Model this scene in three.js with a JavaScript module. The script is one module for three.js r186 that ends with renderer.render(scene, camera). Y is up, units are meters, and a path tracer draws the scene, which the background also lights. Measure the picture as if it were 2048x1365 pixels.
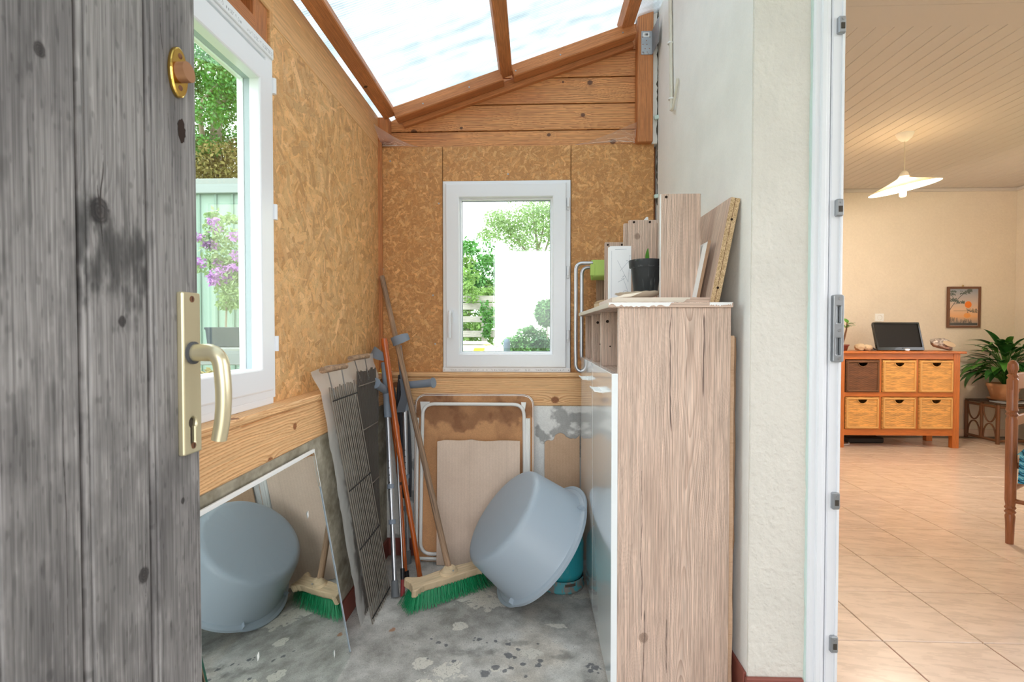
import * as THREE from 'three';
import { mergeGeometries, mergeVertices, toCreasedNormals } from 'three/addons/utils/BufferGeometryUtils.js';
import { RectAreaLightUniformsLib } from 'three/addons/lights/RectAreaLightUniformsLib.js';

// ---------------------------------------------------------------- camera, sky, exposure
const scene = new THREE.Scene();
const camera = new THREE.PerspectiveCamera(65.552, 2048 / 1365, 0.05, 200);
camera.position.set(0, 1.10, 0);
camera.rotation.order = 'YXZ';
camera.rotation.set(THREE.MathUtils.degToRad(-1.215), THREE.MathUtils.degToRad(2.215), 0);
camera.focus = 2.3;
camera.userData.fStop = 9;

const renderer = new THREE.WebGLRenderer({ antialias: true });
renderer.toneMapping = THREE.LinearToneMapping;
renderer.toneMappingExposure = 1.58;
renderer.shadowMap.enabled = true;
RectAreaLightUniformsLib.init();

// ---------------------------------------------------------------- random and noise
function rng(seed) { let s = seed >>> 0; return () => { s = (s + 0x6d2b79f5) | 0; let t = Math.imul(s ^ (s >>> 15), 1 | s); t = (t + Math.imul(t ^ (t >>> 7), 61 | t)) ^ t; return ((t ^ (t >>> 14)) >>> 0) / 4294967296; }; }
const HN = 1 << 16, HT = new Float32Array(HN); { const r = rng(77); for (let i = 0; i < HN; i++) HT[i] = r(); }
const hash2 = (ix, iy) => HT[(Math.imul(ix, 73856093) ^ Math.imul(iy, 19349663)) & (HN - 1)];
function vn(x, y) {
  const ix = Math.floor(x), iy = Math.floor(y); let fx = x - ix, fy = y - iy; fx = fx * fx * (3 - 2 * fx); fy = fy * fy * (3 - 2 * fy);
  const a = hash2(ix, iy), b = hash2(ix + 1, iy), c = hash2(ix, iy + 1), d = hash2(ix + 1, iy + 1);
  return a + (b - a) * fx + (c - a) * fy + (a - b - c + d) * fx * fy;
}
function fbm(x, y, n = 4) { let s = 0, a = 0.5, t = 0; for (let i = 0; i < n; i++) { s += a * vn(x, y); t += a; a *= 0.5; x = x * 2.03 + 17.3; y = y * 2.03 + 9.1; } return s / t; }
const sst = (a, b, x) => { let t = (x - a) / (b - a); t = t < 0 ? 0 : t > 1 ? 1 : t; return t * t * (3 - 2 * t); };
const mix = (a, b, t) => a + (b - a) * t;
const mix3 = (a, b, t) => [mix(a[0], b[0], t), mix(a[1], b[1], t), mix(a[2], b[2], t)];
const hex = (h) => [(h >> 16) & 255, (h >> 8) & 255, h & 255];

// an overcast sky: even cloud, a little texture in it
{
  const W = 256, H = 128, d = new Float32Array(W * H * 4);
  for (let y = 0; y < H; y++) for (let x = 0; x < W; x++) {
    const up = (y + 0.5) / H * 2 - 1, a = x / W * 6.2832, c = fbm(Math.cos(a) * 3 + 9, Math.sin(a) * 3 + up * 5 + 20, 4);
    const k = up > 0 ? 0.97 + 0.06 * c : 0.45, i = (y * W + x) * 4, blue = sst(0.35, 0.7, 1 - c) * 0.35;
    d[i] = k * (1 - 0.10 * blue); d[i + 1] = k * (1.0 - 0.03 * blue); d[i + 2] = k * 1.03; d[i + 3] = 1;
  }
  const t = new THREE.DataTexture(d, W, H, THREE.RGBAFormat, THREE.FloatType);
  t.mapping = THREE.EquirectangularReflectionMapping; t.magFilter = THREE.LinearFilter; t.wrapS = THREE.RepeatWrapping; t.needsUpdate = true;
  scene.background = t; scene.environment = t;
  scene.backgroundIntensity = 3.5; scene.environmentIntensity = 3.5;
}

// ---------------------------------------------------------------- scene helpers
const used = new Map();
function numbered(n) { const k = used.get(n) ?? 0; used.set(n, k + 1); return k ? n + '_' + String(k).padStart(3, '0') : n; }
const V = (x, y, z) => new THREE.Vector3(x, y, z);
function thing(name, label, category, base = [0, 0, 0], group, kind) {
  const o = new THREE.Group(); o.name = numbered(name); o.position.set(...base); scene.add(o);
  o.userData = { label, category }; if (group) o.userData.group = group; if (kind) o.userData.kind = kind;
  return o;
}
const struct = (name, label, category, base) => thing(name, label, category, base, undefined, 'structure');
function baseOf(p) { const b = V(0, 0, 0); for (let o = p; o && o !== scene; o = o.parent) b.add(o.position); return b; }
// geo is given in world coordinates and is moved into the parent's own
function part(parent, name, geo, mat, label) {
  const b = baseOf(parent); geo.translate(-b.x, -b.y, -b.z);
  const m = new THREE.Mesh(geo, mat); m.name = name; m.castShadow = m.receiveShadow = true; parent.add(m);
  if (label) m.userData.label = label;
  return m;
}
// a shared geometry, placed
function piece(parent, name, geo, mat, x, y, z, rx = 0, ry = 0, rz = 0) {
  const b = baseOf(parent), m = new THREE.Mesh(geo, mat); m.name = name; m.position.set(x - b.x, y - b.y, z - b.z); m.rotation.set(rx, ry, rz);
  m.castShadow = m.receiveShadow = true; parent.add(m); return m;
}
// ---------------------------------------------------------------- geometry helpers
function quads(list) { // list of [a,b,c,d] or [a,b,c] vertex triples, flat normals
  const p = [], n = [], A = V(), B = V(), N = V();
  for (const f of list) {
    A.set(f[1][0] - f[0][0], f[1][1] - f[0][1], f[1][2] - f[0][2]); B.set(f[2][0] - f[0][0], f[2][1] - f[0][1], f[2][2] - f[0][2]); N.crossVectors(A, B).normalize();
    const ts = f.length === 4 ? [0, 1, 2, 0, 2, 3] : [0, 1, 2];
    for (const i of ts) { p.push(...f[i]); n.push(N.x, N.y, N.z); }
  }
  const g = new THREE.BufferGeometry(); g.setAttribute('position', new THREE.Float32BufferAttribute(p, 3)); g.setAttribute('normal', new THREE.Float32BufferAttribute(n, 3));
  g.setAttribute('uv', new THREE.Float32BufferAttribute(new Float32Array(p.length / 3 * 2), 2)); return g;
}
// box with chamfered edges, centred
function cbox(w, h, d, c = 0.002) {
  const x = w / 2, y = h / 2, z = d / 2; c = Math.min(c, x * 0.49, y * 0.49, z * 0.49); const F = [], S = [-1, 1];
  const P = (sx, sy, sz, ax) => [sx * (ax === 0 ? x : x - c), sy * (ax === 1 ? y : y - c), sz * (ax === 2 ? z : z - c)];
  const add = (f) => { // orient outward
    const m = [0, 1, 2].map((k) => f.reduce((s, q) => s + q[k], 0) / f.length), A = f[0], B = f[1], C = f[2];
    const n = [(B[1] - A[1]) * (C[2] - A[2]) - (B[2] - A[2]) * (C[1] - A[1]), (B[2] - A[2]) * (C[0] - A[0]) - (B[0] - A[0]) * (C[2] - A[2]), (B[0] - A[0]) * (C[1] - A[1]) - (B[1] - A[1]) * (C[0] - A[0])];
    F.push(n[0] * m[0] + n[1] * m[1] + n[2] * m[2] < 0 ? f.slice().reverse() : f);
  };
  for (const s of S) {
    add([P(s, -1, -1, 0), P(s, 1, -1, 0), P(s, 1, 1, 0), P(s, -1, 1, 0)]); add([P(-1, s, -1, 1), P(1, s, -1, 1), P(1, s, 1, 1), P(-1, s, 1, 1)]); add([P(-1, -1, s, 2), P(1, -1, s, 2), P(1, 1, s, 2), P(-1, 1, s, 2)]);
    for (const t of S) {
      add([P(s, t, -1, 0), P(s, t, 1, 0), P(s, t, 1, 1), P(s, t, -1, 1)]); add([P(s, -1, t, 0), P(s, 1, t, 0), P(s, 1, t, 2), P(s, -1, t, 2)]); add([P(-1, s, t, 1), P(1, s, t, 1), P(1, s, t, 2), P(-1, s, t, 2)]);
      for (const u of S) add([P(s, t, u, 0), P(s, t, u, 1), P(s, t, u, 2)]);
    }
  }
  return quads(F);
}
const span = (x0, x1, y0, y1, z0, z1, c) => cbox(Math.abs(x1 - x0), Math.abs(y1 - y0), Math.abs(z1 - z0), c).translate((x0 + x1) / 2, (y0 + y1) / 2, (z0 + z1) / 2);
// uv in metres: u runs along the grain axis; each face gets its own plane. su, sv: size of the texture in metres
function uvm(g, axis = 'x', su = 1, sv = su, ou = 0, ov = 0) {
  const p = g.attributes.position, n = g.attributes.normal, uv = new Float32Array(p.count * 2), k = { x: 0, y: 1, z: 2 }[axis];
  for (let i = 0; i < p.count; i++) {
    const P = [p.getX(i), p.getY(i), p.getZ(i)], N = [Math.abs(n.getX(i)), Math.abs(n.getY(i)), Math.abs(n.getZ(i))], o = [0, 1, 2].filter((j) => j !== k);
    let a, b;
    if (N[k] > N[o[0]] && N[k] > N[o[1]]) { a = P[o[0]] * 0.3; b = P[o[1]]; } else { a = P[k]; b = N[o[0]] > N[o[1]] ? P[o[1]] : P[o[0]]; }
    uv[i * 2] = a / su + ou; uv[i * 2 + 1] = b / sv + ov;
  }
  g.setAttribute('uv', new THREE.BufferAttribute(uv, 2)); return g;
}
// planar uv from two world axes over a rectangle
function uvp(g, fu, fv) { const p = g.attributes.position, uv = new Float32Array(p.count * 2); for (let i = 0; i < p.count; i++) { uv[2 * i] = fu(p.getX(i), p.getY(i), p.getZ(i)); uv[2 * i + 1] = fv(p.getX(i), p.getY(i), p.getZ(i)); } g.setAttribute('uv', new THREE.BufferAttribute(uv, 2)); return g; }
function uvp2(g, a, b) { const u = g.attributes.uv; for (let i = 0; i < u.count; i++) u.setXY(i, u.getY(i) * a, u.getX(i) * b); return g; }
function frame3(a, b, up = V(0, 1, 0)) { const d = b.clone().sub(a), L = d.length(); d.normalize(); if (Math.abs(d.dot(up)) > 0.99) up = V(0, 0, 1); const s = V().crossVectors(up, d).normalize(), u = V().crossVectors(s, d); return { L, m: new THREE.Matrix4().makeBasis(s, d, u).setPosition(a.clone().lerp(b, 0.5)) }; }
function rod(a, b, r, r2 = r, seg = 10) { a = V(...a); b = V(...b); const { L, m } = frame3(a, b); return new THREE.CylinderGeometry(r2, r, L, seg, 1).applyMatrix4(m); }
// squared bar from a to b: w along the side, h along the up vector
function bar(a, b, w, h, c = 0.002, up, grain) { a = V(...a); b = V(...b); const { L, m } = frame3(a, b, up ? V(...up) : undefined); const g = cbox(w, L, h, c); if (grain) uvm(g, 'y', ...grain); return g.applyMatrix4(m); }
function tube(pts, r, seg = 40, rad = 8, closed = false, tension = 0.5) { return new THREE.TubeGeometry(new THREE.CatmullRomCurve3(pts.map((p) => V(...p)), closed, 'catmullrom', tension), seg, r, rad, closed); }
// poly-line tube with rounded corners
function bentTube(pts, r, bend, rad = 10, closed = false) {
  const path = new THREE.CurvePath(), P = pts.map((p) => V(...p)), n = P.length; let prev = null, first = null;
  for (let i = 0; i < n + (closed ? 1 : 0); i++) {
    const p = P[i % n];
    if (!closed && (i === 0 || i === n - 1)) { if (prev) path.add(new THREE.LineCurve3(prev, p)); prev = p; continue; }
    const a = P[(i - 1 + n) % n], b = P[(i + 1) % n], da = a.clone().sub(p), db = b.clone().sub(p), k = Math.min(bend, da.length() * 0.49, db.length() * 0.49);
    const s = p.clone().add(da.normalize().multiplyScalar(k)), e = p.clone().add(db.normalize().multiplyScalar(k));
    if (closed && i === n) { path.add(new THREE.LineCurve3(prev, first)); break; }
    if (prev) path.add(new THREE.LineCurve3(prev, s)); else first = s;
    path.add(new THREE.QuadraticBezierCurve3(s, p, e)); prev = e; if (closed && i === 0) first = s;
  }
  const pt = []; for (const c of path.curves) { const m = c.isLineCurve3 ? 1 : 7; for (let j = 0; j < m; j++) pt.push(c.getPoint(j / m)); } pt.push(path.curves[path.curves.length - 1].getPoint(1));
  return sweep(pt, r, rad);
}
function sweep(pt, r, rad = 10, rs) { // parallel transport frames through given points
  const N = pt.length, pos = [], nor = [], uv = [], idx = []; let s = null; let len = 0;
  for (let i = 0; i < N; i++) {
    const d = (i === N - 1 ? pt[i].clone().sub(pt[i - 1]) : i === 0 ? pt[1].clone().sub(pt[0]) : pt[i + 1].clone().sub(pt[i - 1])).normalize();
    if (!s) s = Math.abs(d.y) < 0.9 ? V(0, 1, 0).cross(d).normalize() : V(1, 0, 0).cross(d).normalize(); else s.addScaledVector(d, -s.dot(d)).normalize();
    const u = V().crossVectors(d, s), q = rs ? rs(i / (N - 1)) : r; if (i) len += pt[i].distanceTo(pt[i - 1]);
    for (let j = 0; j <= rad; j++) { const a = j / rad * 6.28319, c = Math.cos(a), e = Math.sin(a), nx = s.x * c + u.x * e, ny = s.y * c + u.y * e, nz = s.z * c + u.z * e; pos.push(pt[i].x + nx * q, pt[i].y + ny * q, pt[i].z + nz * q); nor.push(nx, ny, nz); uv.push(len, j / rad); }
    if (i) for (let j = 0; j < rad; j++) { const a = (i - 1) * (rad + 1) + j, b = a + rad + 1; idx.push(a, a + 1, b, a + 1, b + 1, b); }
  }
  for (const [at, flip] of [[0, 1], [N - 1, 0]]) { // caps
    const d = pt[at].clone().sub(pt[at ? at - 1 : 1]).normalize(), c = pos.length / 3; pos.push(pt[at].x, pt[at].y, pt[at].z); nor.push(d.x, d.y, d.z); uv.push(0, 0);
    for (let j = 0; j <= rad; j++) { const k = at * (rad + 1) + j; pos.push(pos[k * 3], pos[k * 3 + 1], pos[k * 3 + 2]); nor.push(d.x, d.y, d.z); uv.push(0, 0); }
    for (let j = 0; j < rad; j++) idx.push(c, c + 1 + j + (flip ? 1 : 0), c + 1 + j + (flip ? 0 : 1));
  }
  const g = new THREE.BufferGeometry(); g.setAttribute('position', new THREE.Float32BufferAttribute(pos, 3)); g.setAttribute('normal', new THREE.Float32BufferAttribute(nor, 3)); g.setAttribute('uv', new THREE.Float32BufferAttribute(uv, 2)); g.setIndex(idx); return g;
}
function join(list) { return mergeGeometries(list.map((g) => { const c = g.index ? g.toNonIndexed() : g; for (const k of Object.keys(c.attributes)) if (!['position', 'normal', 'uv'].includes(k)) c.deleteAttribute(k); return c; })); }
function extr(pts, depth, bevel = 0, holes = []) { // outline in x,y extruded along +z from 0
  const s = new THREE.Shape(pts.map((p) => new THREE.Vector2(...p))); for (const h of holes) s.holes.push(new THREE.Path(h.map((p) => new THREE.Vector2(...p))));
  return new THREE.ExtrudeGeometry(s, { depth, bevelEnabled: bevel > 0, bevelThickness: bevel, bevelSize: bevel, bevelOffset: -bevel, bevelSegments: 2, curveSegments: 12 });
}
function roundRect(x0, x1, y0, y1, r, n = 6) { const p = []; for (const [cx, cy, a] of [[x1 - r, y0 + r, -1.5708], [x1 - r, y1 - r, 0], [x0 + r, y1 - r, 1.5708], [x0 + r, y0 + r, 3.14159]]) for (let i = 0; i <= n; i++) p.push([cx + r * Math.cos(a + i / n * 1.5708), cy + r * Math.sin(a + i / n * 1.5708)]); return p; }
const lathe = (prof, seg = 40) => new THREE.LatheGeometry(prof.map((p) => new THREE.Vector2(p[0], p[1])), seg);
// grid surface: f(u, v) -> [x, y, z]
function surf(f, nu, nv) { const pos = [], uv = [], idx = []; for (let j = 0; j <= nv; j++) for (let i = 0; i <= nu; i++) { pos.push(...f(i / nu, j / nv)); uv.push(i / nu, j / nv); } for (let j = 0; j < nv; j++) for (let i = 0; i < nu; i++) { const a = j * (nu + 1) + i, b = a + nu + 1; idx.push(a, a + 1, b, a + 1, b + 1, b); } const g = new THREE.BufferGeometry(); g.setAttribute('position', new THREE.Float32BufferAttribute(pos, 3)); g.setAttribute('uv', new THREE.Float32BufferAttribute(uv, 2)); g.setIndex(idx); g.computeVertexNormals(); return g; }

// ---------------------------------------------------------------- textures
function dataTex(w, h, f, srgb = true) {
  const d = new Uint8Array(w * h * 4), o = [0, 0, 0];
  for (let y = 0; y < h; y++) for (let x = 0; x < w; x++) { f(x / w, y / h, o, x, y); const i = (y * w + x) * 4; d[i] = Math.max(0, Math.min(255, o[0])); d[i + 1] = Math.max(0, Math.min(255, o[1])); d[i + 2] = Math.max(0, Math.min(255, o[2])); d[i + 3] = 255; }
  const t = new THREE.DataTexture(d, w, h); t.magFilter = THREE.LinearFilter; t.minFilter = THREE.LinearMipmapLinearFilter; t.generateMipmaps = true; t.wrapS = t.wrapT = THREE.MirroredRepeatWrapping; if (srgb) t.colorSpace = THREE.SRGBColorSpace; t.needsUpdate = true; return t;
}
function canvasTex(w, h, draw) { const c = document.createElement('canvas'); c.width = w; c.height = h; const g = c.getContext('2d'); draw(g, w, h); const t = new THREE.CanvasTexture(c); t.colorSpace = THREE.SRGBColorSpace; t.wrapS = t.wrapT = THREE.MirroredRepeatWrapping; return t; }
// solid-cut wood: u along the grain (len metres), v across (wid metres)
function wood({ w, h, len, wid, seed = 0, base, dark, ringW = 0.006, contrast = 0.6, cy = 0.5, D = 0.03, slope = 0.02, wav = 0.012, knots = [], knotC, fibre = 0.12, blotch, blotchAmt = 0, sharp = 3, cracks = [], crackC = [60, 45, 38], knotAmt = 1, stains = [], speck = 0 }) {
  knotC = knotC ?? dark.map((c) => c * 0.45);
  return dataTex(w, h, (u, v, o) => {
    const s = u * len, t = v * wid, sx = s + seed * 7.7, ty = t + seed * 3.1;
    let tt = t - wid * cy + wav * (fbm(sx * 2.2, ty * 9, 3) - 0.5) * 2, dep = D + slope * s + 0.05 * (fbm(sx * 1.3, ty * 2 + 40, 3) - 0.5), rad = Math.sqrt(tt * tt + dep * dep), kn = 0, kd = 9, kr0 = 0;
    for (const [kx, ky, kr] of knots) { const dx = (s - kx) / (kr * 2.6), dy = (t - ky) / (kr * 1.5), e2 = dx * dx + dy * dy; if (e2 < 12) rad += kr * 1.0 * Math.exp(-e2 * 0.9); const d = Math.hypot((s - kx) / (kr * 1.15), (t - ky) / kr) + 0.25 * (fbm(s * 300, t * 300, 2) - 0.5); if (d < kd) { kd = d; kr0 = kr; } }
    const ring = rad / ringW + 0.6 * fbm(sx * 6, ty * 60, 2), fr = ring - Math.floor(ring), late = Math.pow(fr, sharp) * sst(1, 0.93, fr);
    const fb = (vn(sx * 28, ty * 1900) - 0.5) * fibre + (vn(sx * 9, ty * 500 + 7) - 0.5) * fibre;
    let c = contrast * late * (0.6 + 0.8 * vn(Math.floor(ring) * 3.7, 5)); c = c < 0 ? 0 : c > 1 ? 1 : c;
    let r = mix(base[0], dark[0], c), g = mix(base[1], dark[1], c), b = mix(base[2], dark[2], c);
    if (blotchAmt) { const k = blotchAmt * sst(0.42, 0.75, fbm(sx * 3.1 + 50, ty * 14, 4)); r = mix(r, blotch[0], k); g = mix(g, blotch[1], k); b = mix(b, blotch[2], k); }
    if (kd < 1.25) { const k = knotAmt * sst(1.25, 0.75, kd), rr = 0.85 + 0.15 * Math.sin(kd * 20); r = mix(r, knotC[0] * rr, k); g = mix(g, knotC[1] * rr, k); b = mix(b, knotC[2] * rr, k); }
    for (const [x0, x1, y0, wdt, wob] of cracks) if (s > x0 && s < x1) { const yy = y0 + wob * (fbm(s * 9 + y0 * 99, 3.3, 3) - 0.5), wd = wdt * (0.35 + vn(s * 40, y0 * 77)) * sst(x0, x0 + 0.03, s) * sst(x1, x1 - 0.03, s), k = sst(wd, wd * 0.3, Math.abs(t - yy)); r = mix(r, crackC[0], k); g = mix(g, crackC[1], k); b = mix(b, crackC[2], k); }
    for (const [qs, qt, rs, rt, am] of stains) { const d = Math.hypot((s - qs) / rs, (t - qt) / rt) + (fbm(s * 26 + 3, t * 60, 4) - 0.5) * 2.2, k = am * sst(1.2, 0.2, d); r *= 1 - k; g *= 1 - k; b *= 1 - k; }
    if (speck) { const q = vn(sx * 60, ty * 330 + 11), q2 = vn(sx * 22 + 5, ty * 130); const k = speck * (sst(0.78, 0.95, q) + sst(0.8, 0.97, q2)) - 0.5 * speck * sst(0.84, 0.98, vn(sx * 40 + 77, ty * 200)); r *= 1 - k; g *= 1 - k; b *= 1 - k; }
    const m = 1 + fb; o[0] = r * m; o[1] = g * m; o[2] = b * m;
  });
}
// strand board: flat chips of wood pressed together
function strandBoard(px, size, n, lmin, lmax, seed, cols, base, wr = [0.1, 0.3], al = [0.6, 0.4]) {
  return canvasTex(px, px, (g) => {
    const R = rng(seed), k = px / size; g.fillStyle = base; g.fillRect(0, 0, px, px);
    for (let i = 0; i < n; i++) {
      const big = 1 - i / n * 0.35, L = (lmin + (lmax - lmin) * Math.pow(R(), 1.7)) * k * big, W = L * (wr[0] + wr[1] * R()), x = R() * px, y = R() * px, a = R() * 6.283;
      const c = cols[Math.floor(R() * cols.length)], q = 0.9 + 0.2 * R();
      for (const ox of [-px, 0, px]) for (const oy of [-px, 0, px]) {
        if (x + ox < -L || x + ox > px + L || y + oy < -L || y + oy > px + L) continue;
        g.save(); g.translate(x + ox, y + oy); g.rotate(a); const r2 = rng(i * 31 + 5);
        g.beginPath(); g.moveTo(-L / 2, -W / 2 * r2()); for (let s = 0; s <= 4; s++) g.lineTo(-L / 2 + L * s / 4, -W / 2 * (0.75 + 0.4 * r2())); for (let s = 0; s <= 3; s++) g.lineTo(L / 2 - L * 0.08 * r2(), -W / 2 + W * (s + 1) / 4); for (let s = 4; s >= 0; s--) g.lineTo(-L / 2 + L * s / 4, W / 2 * (0.75 + 0.4 * r2())); g.closePath();
        g.fillStyle = `rgba(${c[0] * q | 0},${c[1] * q | 0},${c[2] * q | 0},${al[0] + al[1] * r2()})`; g.fill();
        g.lineWidth = Math.max(0.6, k * 0.0004); g.strokeStyle = `rgba(112,70,32,${0.08 + 0.34 * r2()})`; g.beginPath(); g.moveTo(-L / 2, W / 2 * 0.85); g.lineTo(L * (r2() * 0.7 - 0.2), W / 2 * 0.95); g.stroke(); g.beginPath(); g.moveTo(L / 2, -W / 2 * 0.8); g.lineTo(-L * (r2() * 0.7 - 0.2), -W / 2 * 0.9); g.stroke();
        for (let s = 0; s < 9; s++) { const yy = (r2() - 0.5) * W * 0.85, xa = -L / 2 + L * 0.3 * r2(); g.strokeStyle = r2() < 0.5 ? `rgba(140,92,46,${0.08 + 0.2 * r2()})` : `rgba(252,220,168,${0.08 + 0.22 * r2()})`; g.beginPath(); g.moveTo(xa, yy); g.lineTo(xa + L * (0.3 + 0.5 * r2()), yy + W * 0.06 * (r2() - 0.5)); g.stroke(); }
        g.restore();
      }
    }
    for (let i = 0; i < 17000; i++) { // splinters
      const x = R() * px, y = R() * px, L = (0.006 + 0.026 * R() * R()) * k, a = R() * 6.283, q = R(), c = cols[Math.floor(R() * cols.length)], m = q < 0.5 ? 0.72 + 0.12 * R() : 1.06 + 0.1 * R(); g.strokeStyle = `rgba(${Math.min(255, c[0] * m) | 0},${Math.min(255, c[1] * m) | 0},${Math.min(255, c[2] * m * (q < 0.5 ? 0.9 : 1)) | 0},${0.25 + 0.4 * R()})`; g.lineWidth = k * (0.0004 + 0.0014 * R() * R()); g.beginPath(); g.moveTo(x, y); g.lineTo(x + L * Math.cos(a), y + L * Math.sin(a)); g.stroke();
    }
    for (let i = 0; i < 3600; i++) { const x = R() * px, y = R() * px, L = (0.003 + 0.016 * R() * R()) * k, a = R() * 6.28; g.strokeStyle = `rgba(92,54,26,${0.25 + 0.45 * R()})`; g.lineWidth = k * 0.0007 * (0.5 + R()); g.beginPath(); g.moveTo(x, y); g.lineTo(x + L * Math.cos(a), y + L * Math.sin(a)); g.stroke(); }
  });
}
const std = (o) => new THREE.MeshStandardMaterial(o), phy = (o) => new THREE.MeshPhysicalMaterial(o);
const C = (h) => new THREE.Color(h);
// ---------------------------------------------------------------- materials
const M = {};
{
  const osbA = strandBoard(2048, 1.25, 5200, 0.03, 0.15, 11, [[224, 175, 118], [217, 167, 110], [232, 186, 131], [207, 155, 99], [221, 171, 114], [227, 180, 122]], '#c8945a', [0.09, 0.24], [0.55, 0.4]);
  const osbB = strandBoard(2048, 1.25, 15000, 0.008, 0.05, 12, [[213, 156, 98], [202, 144, 86], [226, 173, 116], [190, 132, 76], [208, 151, 93], [218, 163, 105]], '#bd854d', [0.12, 0.36], [0.45, 0.45]);
  for (const t of [osbA, osbB]) t.wrapS = t.wrapT = THREE.RepeatWrapping;
  M.osbA = std({ map: osbA, bumpMap: osbA, bumpScale: 0.0012, roughness: 0.62 });
  M.osbB = std({ map: osbB, bumpMap: osbB, bumpScale: 0.001, roughness: 0.62 });
  M.osbEdge = std({ color: C('#8a5c33'), roughness: 0.9 });
  const pine = wood({ w: 2048, h: 256, len: 2.6, wid: 0.32, seed: 1, base: [236, 190, 138], dark: [190, 128, 76], ringW: 0.0085, contrast: 0.95, cy: 0.42, D: 0.0, slope: 0.0, wav: 0.02, knots: [[0.45, 0.12, 0.012], [0.95, 0.20, 0.014], [1.32, 0.075, 0.018], [1.72, 0.13, 0.016], [2.2, 0.24, 0.013], [1.1, 0.27, 0.010], [2.0, 0.04, 0.01]], knotC: [172, 108, 62], fibre: 0.1 });
  M.pine = std({ map: pine, bumpMap: pine, bumpScale: 0.0006, roughness: 0.6 });
  const smooth = wood({ w: 1536, h: 96, len: 2.6, wid: 0.3, seed: 3, base: [226, 178, 124], dark: [196, 142, 90], ringW: 0.012, contrast: 0.4, cy: 0.3, D: 0.05, slope: 0, wav: 0.02, knots: [[0.75, 0.1, 0.009], [1.25, 0.2, 0.009], [1.7, 0.08, 0.008]], knotC: [150, 100, 62], knotAmt: 0.7, fibre: 0.1 });
  M.pineSmooth = std({ map: smooth, roughness: 0.6 });
  const stain = wood({ w: 2048, h: 320, len: 2.0, wid: 0.7, seed: 4, base: [218, 156, 98], dark: [150, 86, 44], ringW: 0.0075, contrast: 0.95, cy: 0.55, D: 0.01, slope: 0.004, wav: 0.03, knots: (() => { const R = rng(91), o = []; for (let i = 0; i < 30; i++) o.push([R() * 2, R() * 0.7, 0.005 + 0.008 * R()]); return o; })(), knotAmt: 0.85, knotC: [104, 62, 36], fibre: 0.16, blotch: [184, 112, 64], blotchAmt: 0.45 });
  M.stain = std({ map: stain, bumpMap: stain, bumpScale: 0.0008, roughness: 0.5 });
  const beam = wood({ w: 2048, h: 128, len: 2.6, wid: 0.2, seed: 9, base: [198, 130, 78], dark: [152, 88, 48], ringW: 0.004, contrast: 0.55, cy: 1.4, D: 0.1, slope: 0.0, wav: 0.01, knots: [[0.5, 0.1, 0.009], [1.3, 0.05, 0.008], [2.1, 0.12, 0.009]], fibre: 0.18, blotch: [148, 90, 52], blotchAmt: 0.35 });
  M.beam = std({ map: beam, bumpMap: beam, bumpScale: 0.0006, roughness: 0.6 });
  // grey weathered door boards
  const grey = (seed, knots, cracks, stains) => wood({ w: 2048, h: 192, len: 1.3, wid: 0.11, seed, base: [136, 133, 131], dark: [96, 92, 91], ringW: 0.0061, contrast: 0.32, cy: -0.4, D: 0.05, slope: 0.002, wav: 0.008, knots, knotC: [72, 68, 67], fibre: 0.26, blotch: [90, 87, 87], blotchAmt: 0.7, sharp: 1.3, cracks, crackC: [48, 42, 40], stains, speck: 0.16 });
  const g1 = grey(21, [[0.84, 0.060, 0.007]], [[0.2, 0.5, 0.08, 0.0006, 0.006]], [[0.2, 0.06, 0.5, 0.08, 0.16]]), g2 = grey(22, [[0.69, 0.026, 0.014], [0.56, 0.058, 0.006], [0.227, 0.088, 0.009]], [[0.64, 0.76, 0.03, 0.0016, 0.03], [0.66, 0.73, 0.022, 0.0012, 0.03], [0.19, 0.28, 0.085, 0.0009, 0.03]], [[0.64, 0.05, 0.07, 0.06, 0.42], [0.22, 0.06, 0.35, 0.09, 0.16]]), g3 = grey(23, [[0.3, 0.06, 0.004]], [[0.05, 0.7, 0.095, 0.0007, 0.006], [0.92, 1.0, 0.03, 0.0009, 0.02], [0.82, 0.86, 0.035, 0.001, 0.02]], [[0.15, 0.05, 0.3, 0.08, 0.14]]);
  M.grey = [g1, g2, g3].map((t) => std({ map: t, bumpMap: t, bumpScale: 0.0009, roughness: 0.8 }));
  M.greyEdge = std({ color: C('#6e5646'), roughness: 0.85 });
  // oak-look laminate
  const oak = wood({ w: 1536, h: 768, len: 1.2, wid: 0.6, seed: 31, base: [214, 189, 171], dark: [160, 130, 112], ringW: 0.0034, contrast: 0.7, cy: 0.34, D: 0.02, slope: 0.01, wav: 0.02, knots: [[0.21, 0.085, 0.013], [0.95, 0.42, 0.012], [0.3, 0.5, 0.01]], knotAmt: 0.55, knotC: [142, 112, 94], fibre: 0.22, blotch: [186, 158, 140], blotchAmt: 0.5, sharp: 2, cracks: [[0.02, 0.30, 0.085, 0.0018, 0.012], [0.25, 0.7, 0.078, 0.0012, 0.01], [0.80, 1.16, 0.158, 0.0022, 0.012], [0.1, 0.28, 0.15, 0.0016, 0.01], [0.90, 1.16, 0.25, 0.0024, 0.006], [0.55, 0.66, 0.35, 0.002, 0.02], [0.2, 0.3, 0.4, 0.0012, 0.02], [0.7, 1.1, 0.52, 0.001, 0.02]], crackC: [104, 84, 76] });
  M.oak = std({ map: oak, bumpMap: oak, bumpScale: 0.0003, roughness: 0.5 });
  const orange = wood({ w: 1024, h: 128, len: 1.2, wid: 0.25, seed: 41, base: [196, 112, 48], dark: [156, 80, 28], ringW: 0.004, contrast: 0.5, cy: 1.3, D: 0.1, fibre: 0.14 });
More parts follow.
